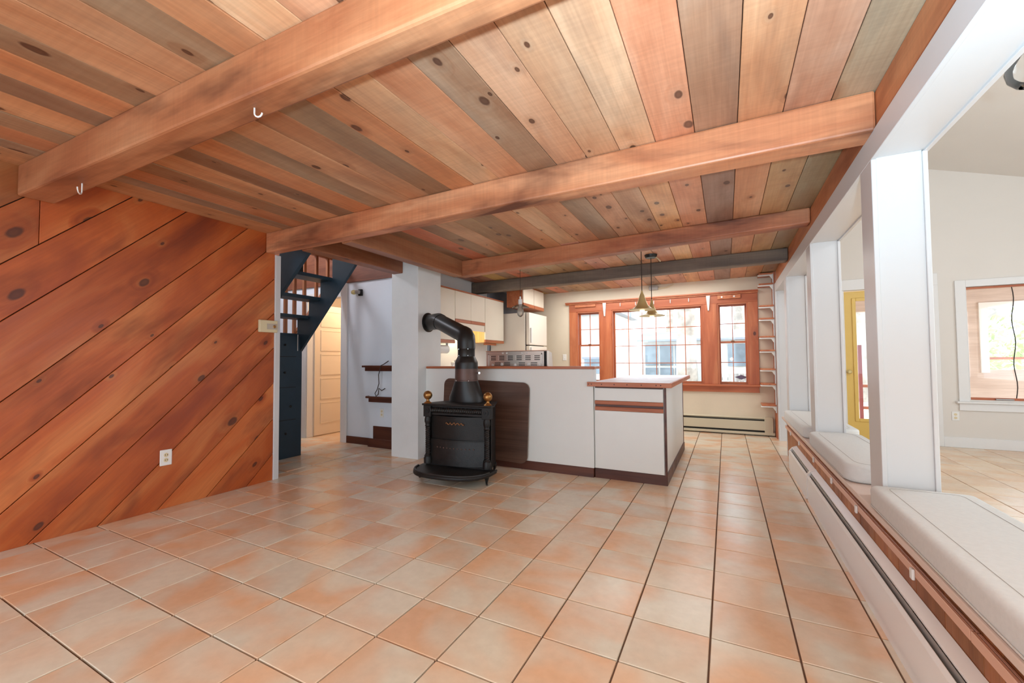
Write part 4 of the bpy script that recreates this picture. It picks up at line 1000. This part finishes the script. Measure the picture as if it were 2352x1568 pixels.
MB().box(WX0, WX1, SY-.02, SY, WZ1, WZ1+.09).build('head_casing', 'whitetrim', w4, .003, seg=1)
MB().box(WX0-.13, WX1+.13, SY-.05, SY, WZ0-.045, WZ0-.02).build('stool', 'whitetrim', w4, .003, seg=1)
MB().box(WX0-.10, WX1+.10, SY-.02, SY, WZ0-.14, WZ0-.045).build('apron', 'whitetrim', w4, .003, seg=1)
for a, b in ((WX0, WX0+.012), (WX1-.012, WX1)): MB().box(a, b, SY, SY+.12, WZ0, WZ1).build('jamb', 'whitetrim', w4)
MB().box(WX0+.012, WX1-.012, SY+.02, SY+.06, WZ1-.028, WZ1-.004).build('sash_rail', 'trimx', w4)
MB().box(WX0+.012, WX1-.012, SY+.02, SY+.06, WZ0, WZ0+.03).build('sash_rail', 'trimx', w4)
MB().box(WX0+.012, WX1-.012, SY+.05, SY+.055, WZ0+.03, WZ1-.028).build('pane', 'glass', w4)
MB().box(WX0+.24, WX0+.40, SY-.005, SY+.02, WZ0+.005, WZ0+.022).build('latch', 'alu', w4, .003, seg=1)
MB().tube([(3.19+.012*math.sin(k*.8), SY+.035, WZ1-.03-k*(WZ1-WZ0-.05)/20) for k in range(21)], .005, 6).build('blind_cord', 'cord', w4)
bs = MB().box(DX1+.09, 5.0, SY-.018, SY, 0, .13).build('baseboard_sunroom', 'whitetrim', None, .003, seg=1); struct(bs, 'white baseboard along the sunroom wall under the window', 'baseboard')
outlet('wall_outlet', 'white outlet on the sunroom wall below the window corner', (2.617, SY, .40), 'y')
ss = empty('light_switch', (1.2, SY, 1.35), 'small switch plate on the sunroom wall left of the yellow door', 'switch')
MB().box(1.155, 1.225, SY-.008, SY, 1.29, 1.41).build('plate', 'whiteplastic', ss, .003, seg=1); MB().box(1.18, 1.20, SY-.02, SY-.008, 1.335, 1.36).build('toggle', 'brass', ss)
gl = empty('globe_lamp', (1.28, 2.6, 2.6), 'clear glass globe lamp hanging in the sunroom at the top right', 'lamp')
GXL, GYL, GZL = 1.455, 3.2, 2.675
gl.location = (GXL, GYL, GZL)
MB().lathe((GXL, GYL, GZL), [(.03, .10), (.05, .085), (.085, .04), (.095, 0), (.085, -.045), (.055, -.085), (.045, -.09)], 24, cap=False).build('globe', 'globeglass', gl, smooth=True)
MB().tube([(GXL, GYL, GZL+.1), (GXL, GYL, cz(GXL))], .004, 6).build('cord', 'alu', gl)
MB().lathe((GXL, GYL, GZL), [(.022, .11), (.022, .05), (.01, .045)], 14).build('socket', 'alu', gl)

# ------------------------------------------------------------------ porch behind the sunroom wall
pf = MB().box(.9, 5.2, SY+.12, 10.2, -.15, -.03).build('porch_floor', 'porchwood'); struct(pf, 'wooden porch deck beyond the yellow door', 'floor')
pc = MB().box(.9, 5.2, SY+.12, 10.3, 2.30, 2.36).build('porch_ceiling', 'porchwood'); struct(pc, 'boarded porch ceiling beyond the sunroom', 'ceiling')
pw_ = MB().box(2.75, 3.86, 10.0, 10.1, -.03, 2.3).box(3.86, 5.2, 10.0, 10.1, -.03, .95).box(3.86, 5.2, 10.0, 10.1, 2.02, 2.3).build('porch_wall', 'porchwood'); struct(pw_, 'pinkish wooden porch wall with a window opening, seen through glass', 'wall')
pp = empty('porch_window', (4.5, 10.0, .95), 'pale wooden frame around the porch window opening', 'window', None, 'structure')
MB().box(3.80, 3.90, 9.97, 10.0, .9, 2.08).build('casing', 'sunwall', pp); MB().box(3.90, 5.2, 9.97, 10.0, 2.0, 2.08).build('casing', 'sunwall', pp); MB().box(3.90, 5.2, 9.97, 10.0, 1.12, 1.16).build('rail', 'trimx', pp)
bmz = MB().box(.9, 2.75, 9.95, 10.1, 2.02, 2.3).build('porch_beam', 'porchwood'); tag(bmz, 'wooden porch beam seen through the yellow door glass', 'beam')
po = MB().box(2.165, 2.215, 9.9, 9.95, -.03, 1.40).build('porch_post', 'red'); tag(po, 'dark red porch post seen through the yellow door glass', 'post')
pr_ = empty('porch_railing', (2.4, 10.0, .4), 'red-brown porch rails seen through the yellow door glass', 'railing')
for z in (.62, .22): MB().box(2.2, 2.8, 9.95, 10.0, z, z+.05).build('rail', 'trimx', pr_)
for k in range(6): MB().box(2.3+k*.09, 2.33+k*.09, 9.96, 9.99, .27, .62).build('baluster', 'white', pr_)

# ------------------------------------------------------------------ outdoors
gd = MB().box(-40, 40, 7.75, 70, -.6, -.35).build('ground', 'ground'); struct(gd, 'pale leaf covered ground outside the windows', 'ground')
def tree(x, y, r, h, lean, label, seed, nb=9):
    rnd = random.Random(seed); t = empty('tree', (x, y, -.35), label, 'tree', 'bare trees outside')
    pts = [(x+lean*h*k/10+rnd.uniform(-.05, .05), y+rnd.uniform(-.05, .05), -.35+h*k/10) for k in range(11)]
    MB().tube(pts, [r*(1.15-.07*k) for k in range(11)], 10).build('trunk', 'bark', t, smooth=True)
    br = MB()
    for b in range(nb):
        k = rnd.randint(3, 9); p = Vector(pts[k]); a = rnd.uniform(0, 6.28); L = rnd.uniform(1.2, 2.8)
        q = [p, p+Vector((math.cos(a)*L*.5, math.sin(a)*L*.3, L*.35)), p+Vector((math.cos(a)*L, math.sin(a)*L*.5, L*.9))]
        br.tube(q, [r*.3, r*.18, r*.06], 6)
    br.build('branches', 'bark', t, smooth=True); return t
tree(-1.05, 13.2, .27, 9, .02, 'thick leaning tree trunk behind the middle window, right side', 1)
tree(.42, 18.5, .20, 10, .01, 'tree trunk behind the left half of the right narrow window', 2)
tree(1.25, 21.5, .24, 10, -.01, 'tree trunk behind the right half of the right narrow window', 3)
tree(-2.7, 24, .20, 12, .02, 'slender tree behind the brass pendants', 4)
tree(-6.6, 26, .25, 12, 0, 'distant tree behind the left part of the middle window', 5)
tree(-8.5, 22, .22, 12, 0, 'distant tree behind the left narrow window', 6)
tree(4.4, 19, .34, 10, 0, 'thick tree trunk beyond the porch door', 7)
tree(8.3, 21, .26, 10, .0, 'tree trunk beyond the porch window, nearer its left edge', 8)
tree(13.4, 30, .28, 12, .0, 'tree trunk beyond the porch window, toward the frame edge', 9)
def bush(x, y, z, R, n, label, seed):
    rnd = random.Random(seed); mb = MB()
    for k in range(n):
        a, b = rnd.uniform(0, 6.28), rnd.uniform(-1, 1); r = R*rnd.random()**.4
        p = Vector((x+r*math.cos(a)*math.sqrt(1-b*b), y+r*math.sin(a)*math.sqrt(1-b*b), z+r*b*.9)); s_ = rnd.uniform(.05, .14)
        u = Vector((rnd.uniform(-1, 1), rnd.uniform(-1, 1), rnd.uniform(-1, 1))).normalized(); w = u.orthogonal().normalized()
        mb.add([p, p+u*s_+w*s_*.4, p+u*s_*2, p+u*s_-w*s_*.4], [(0, 1, 2, 3)])
    mb.tube([(x, y, -.35), (x, y, z)], .05, 6)
    o = mb.build('shrub', 'leaf', fixn=False); return tag(o, label, 'shrub')
bush(6.2, 14.6, 1.3, 1.2, 900, 'pale green shrub beyond the porch window', 3)
bush(8.6, 26.2, 3.2, 2.2, 900, 'large pale foliage behind the shrub outside the porch', 5)
sh = empty('outbuilding', (-.6, 14, -.35), 'low grey outbuilding with white framed panes behind the far window', 'building')
MB().box(-2.35, 2.0, 14.0, 16.0, -.35, 1.72).build('wall', 'shedwall', sh)
MB().prism([(13.8, 1.72), (15.0, 2.0), (16.2, 1.72), (16.2, 1.78), (15.0, 2.08), (13.8, 1.78)], 0, -2.5, 2.15).build('roof', 'roof', sh)
for i in range(3):
    for j in range(2):
        MB().box(-2.28+i*.44, -1.90+i*.44, 13.97, 14.0, .25+j*.72, .90+j*.72).build('pane', 'shedglass', sh)
MB().box(.05, 1.2, 13.97, 14.0, .95, 1.6).build('pane', 'shedglass', sh)
fn = empty('fence', (.6, 12.5, -.35), 'grey board fence outside the right narrow window', 'fence')
for k in range(16):
    o = MB().box(-.35+k*.13, -.235+k*.13, 12.5, 12.525, -.35, .78).build('board', 'fencew', fn); o.color = random.choice(((1, 1, 1, 1), (.85, .85, .87, 1), (.93, .93, .95, 1)))
for z in (0.0, .6): MB().box(-.35, 1.75, 12.525, 12.56, z, z+.08).build('rail', 'fencew', fn)
nh = empty('neighbour_house', (-6.5, 16, -.35), 'pale house with blue grey roof seen through the left narrow window', 'building')
MB().box(-9.5, -3.9, 17, 20, -.35, 3.0).build('wall', 'whitewall', nh); MB().prism([(16.6, 3.0), (18.5, 4.4), (20.4, 3.0)], 0, -9.8, -3.6).build('roof', 'roof', nh)
MB().box(-5.2, -4.5, 16.96, 17.0, .6, 1.2).build('window', 'shedglass', nh); MB().box(-5.3, -4.4, 16.95, 17.0, 1.2, 1.28).build('window_head', 'roof', nh)
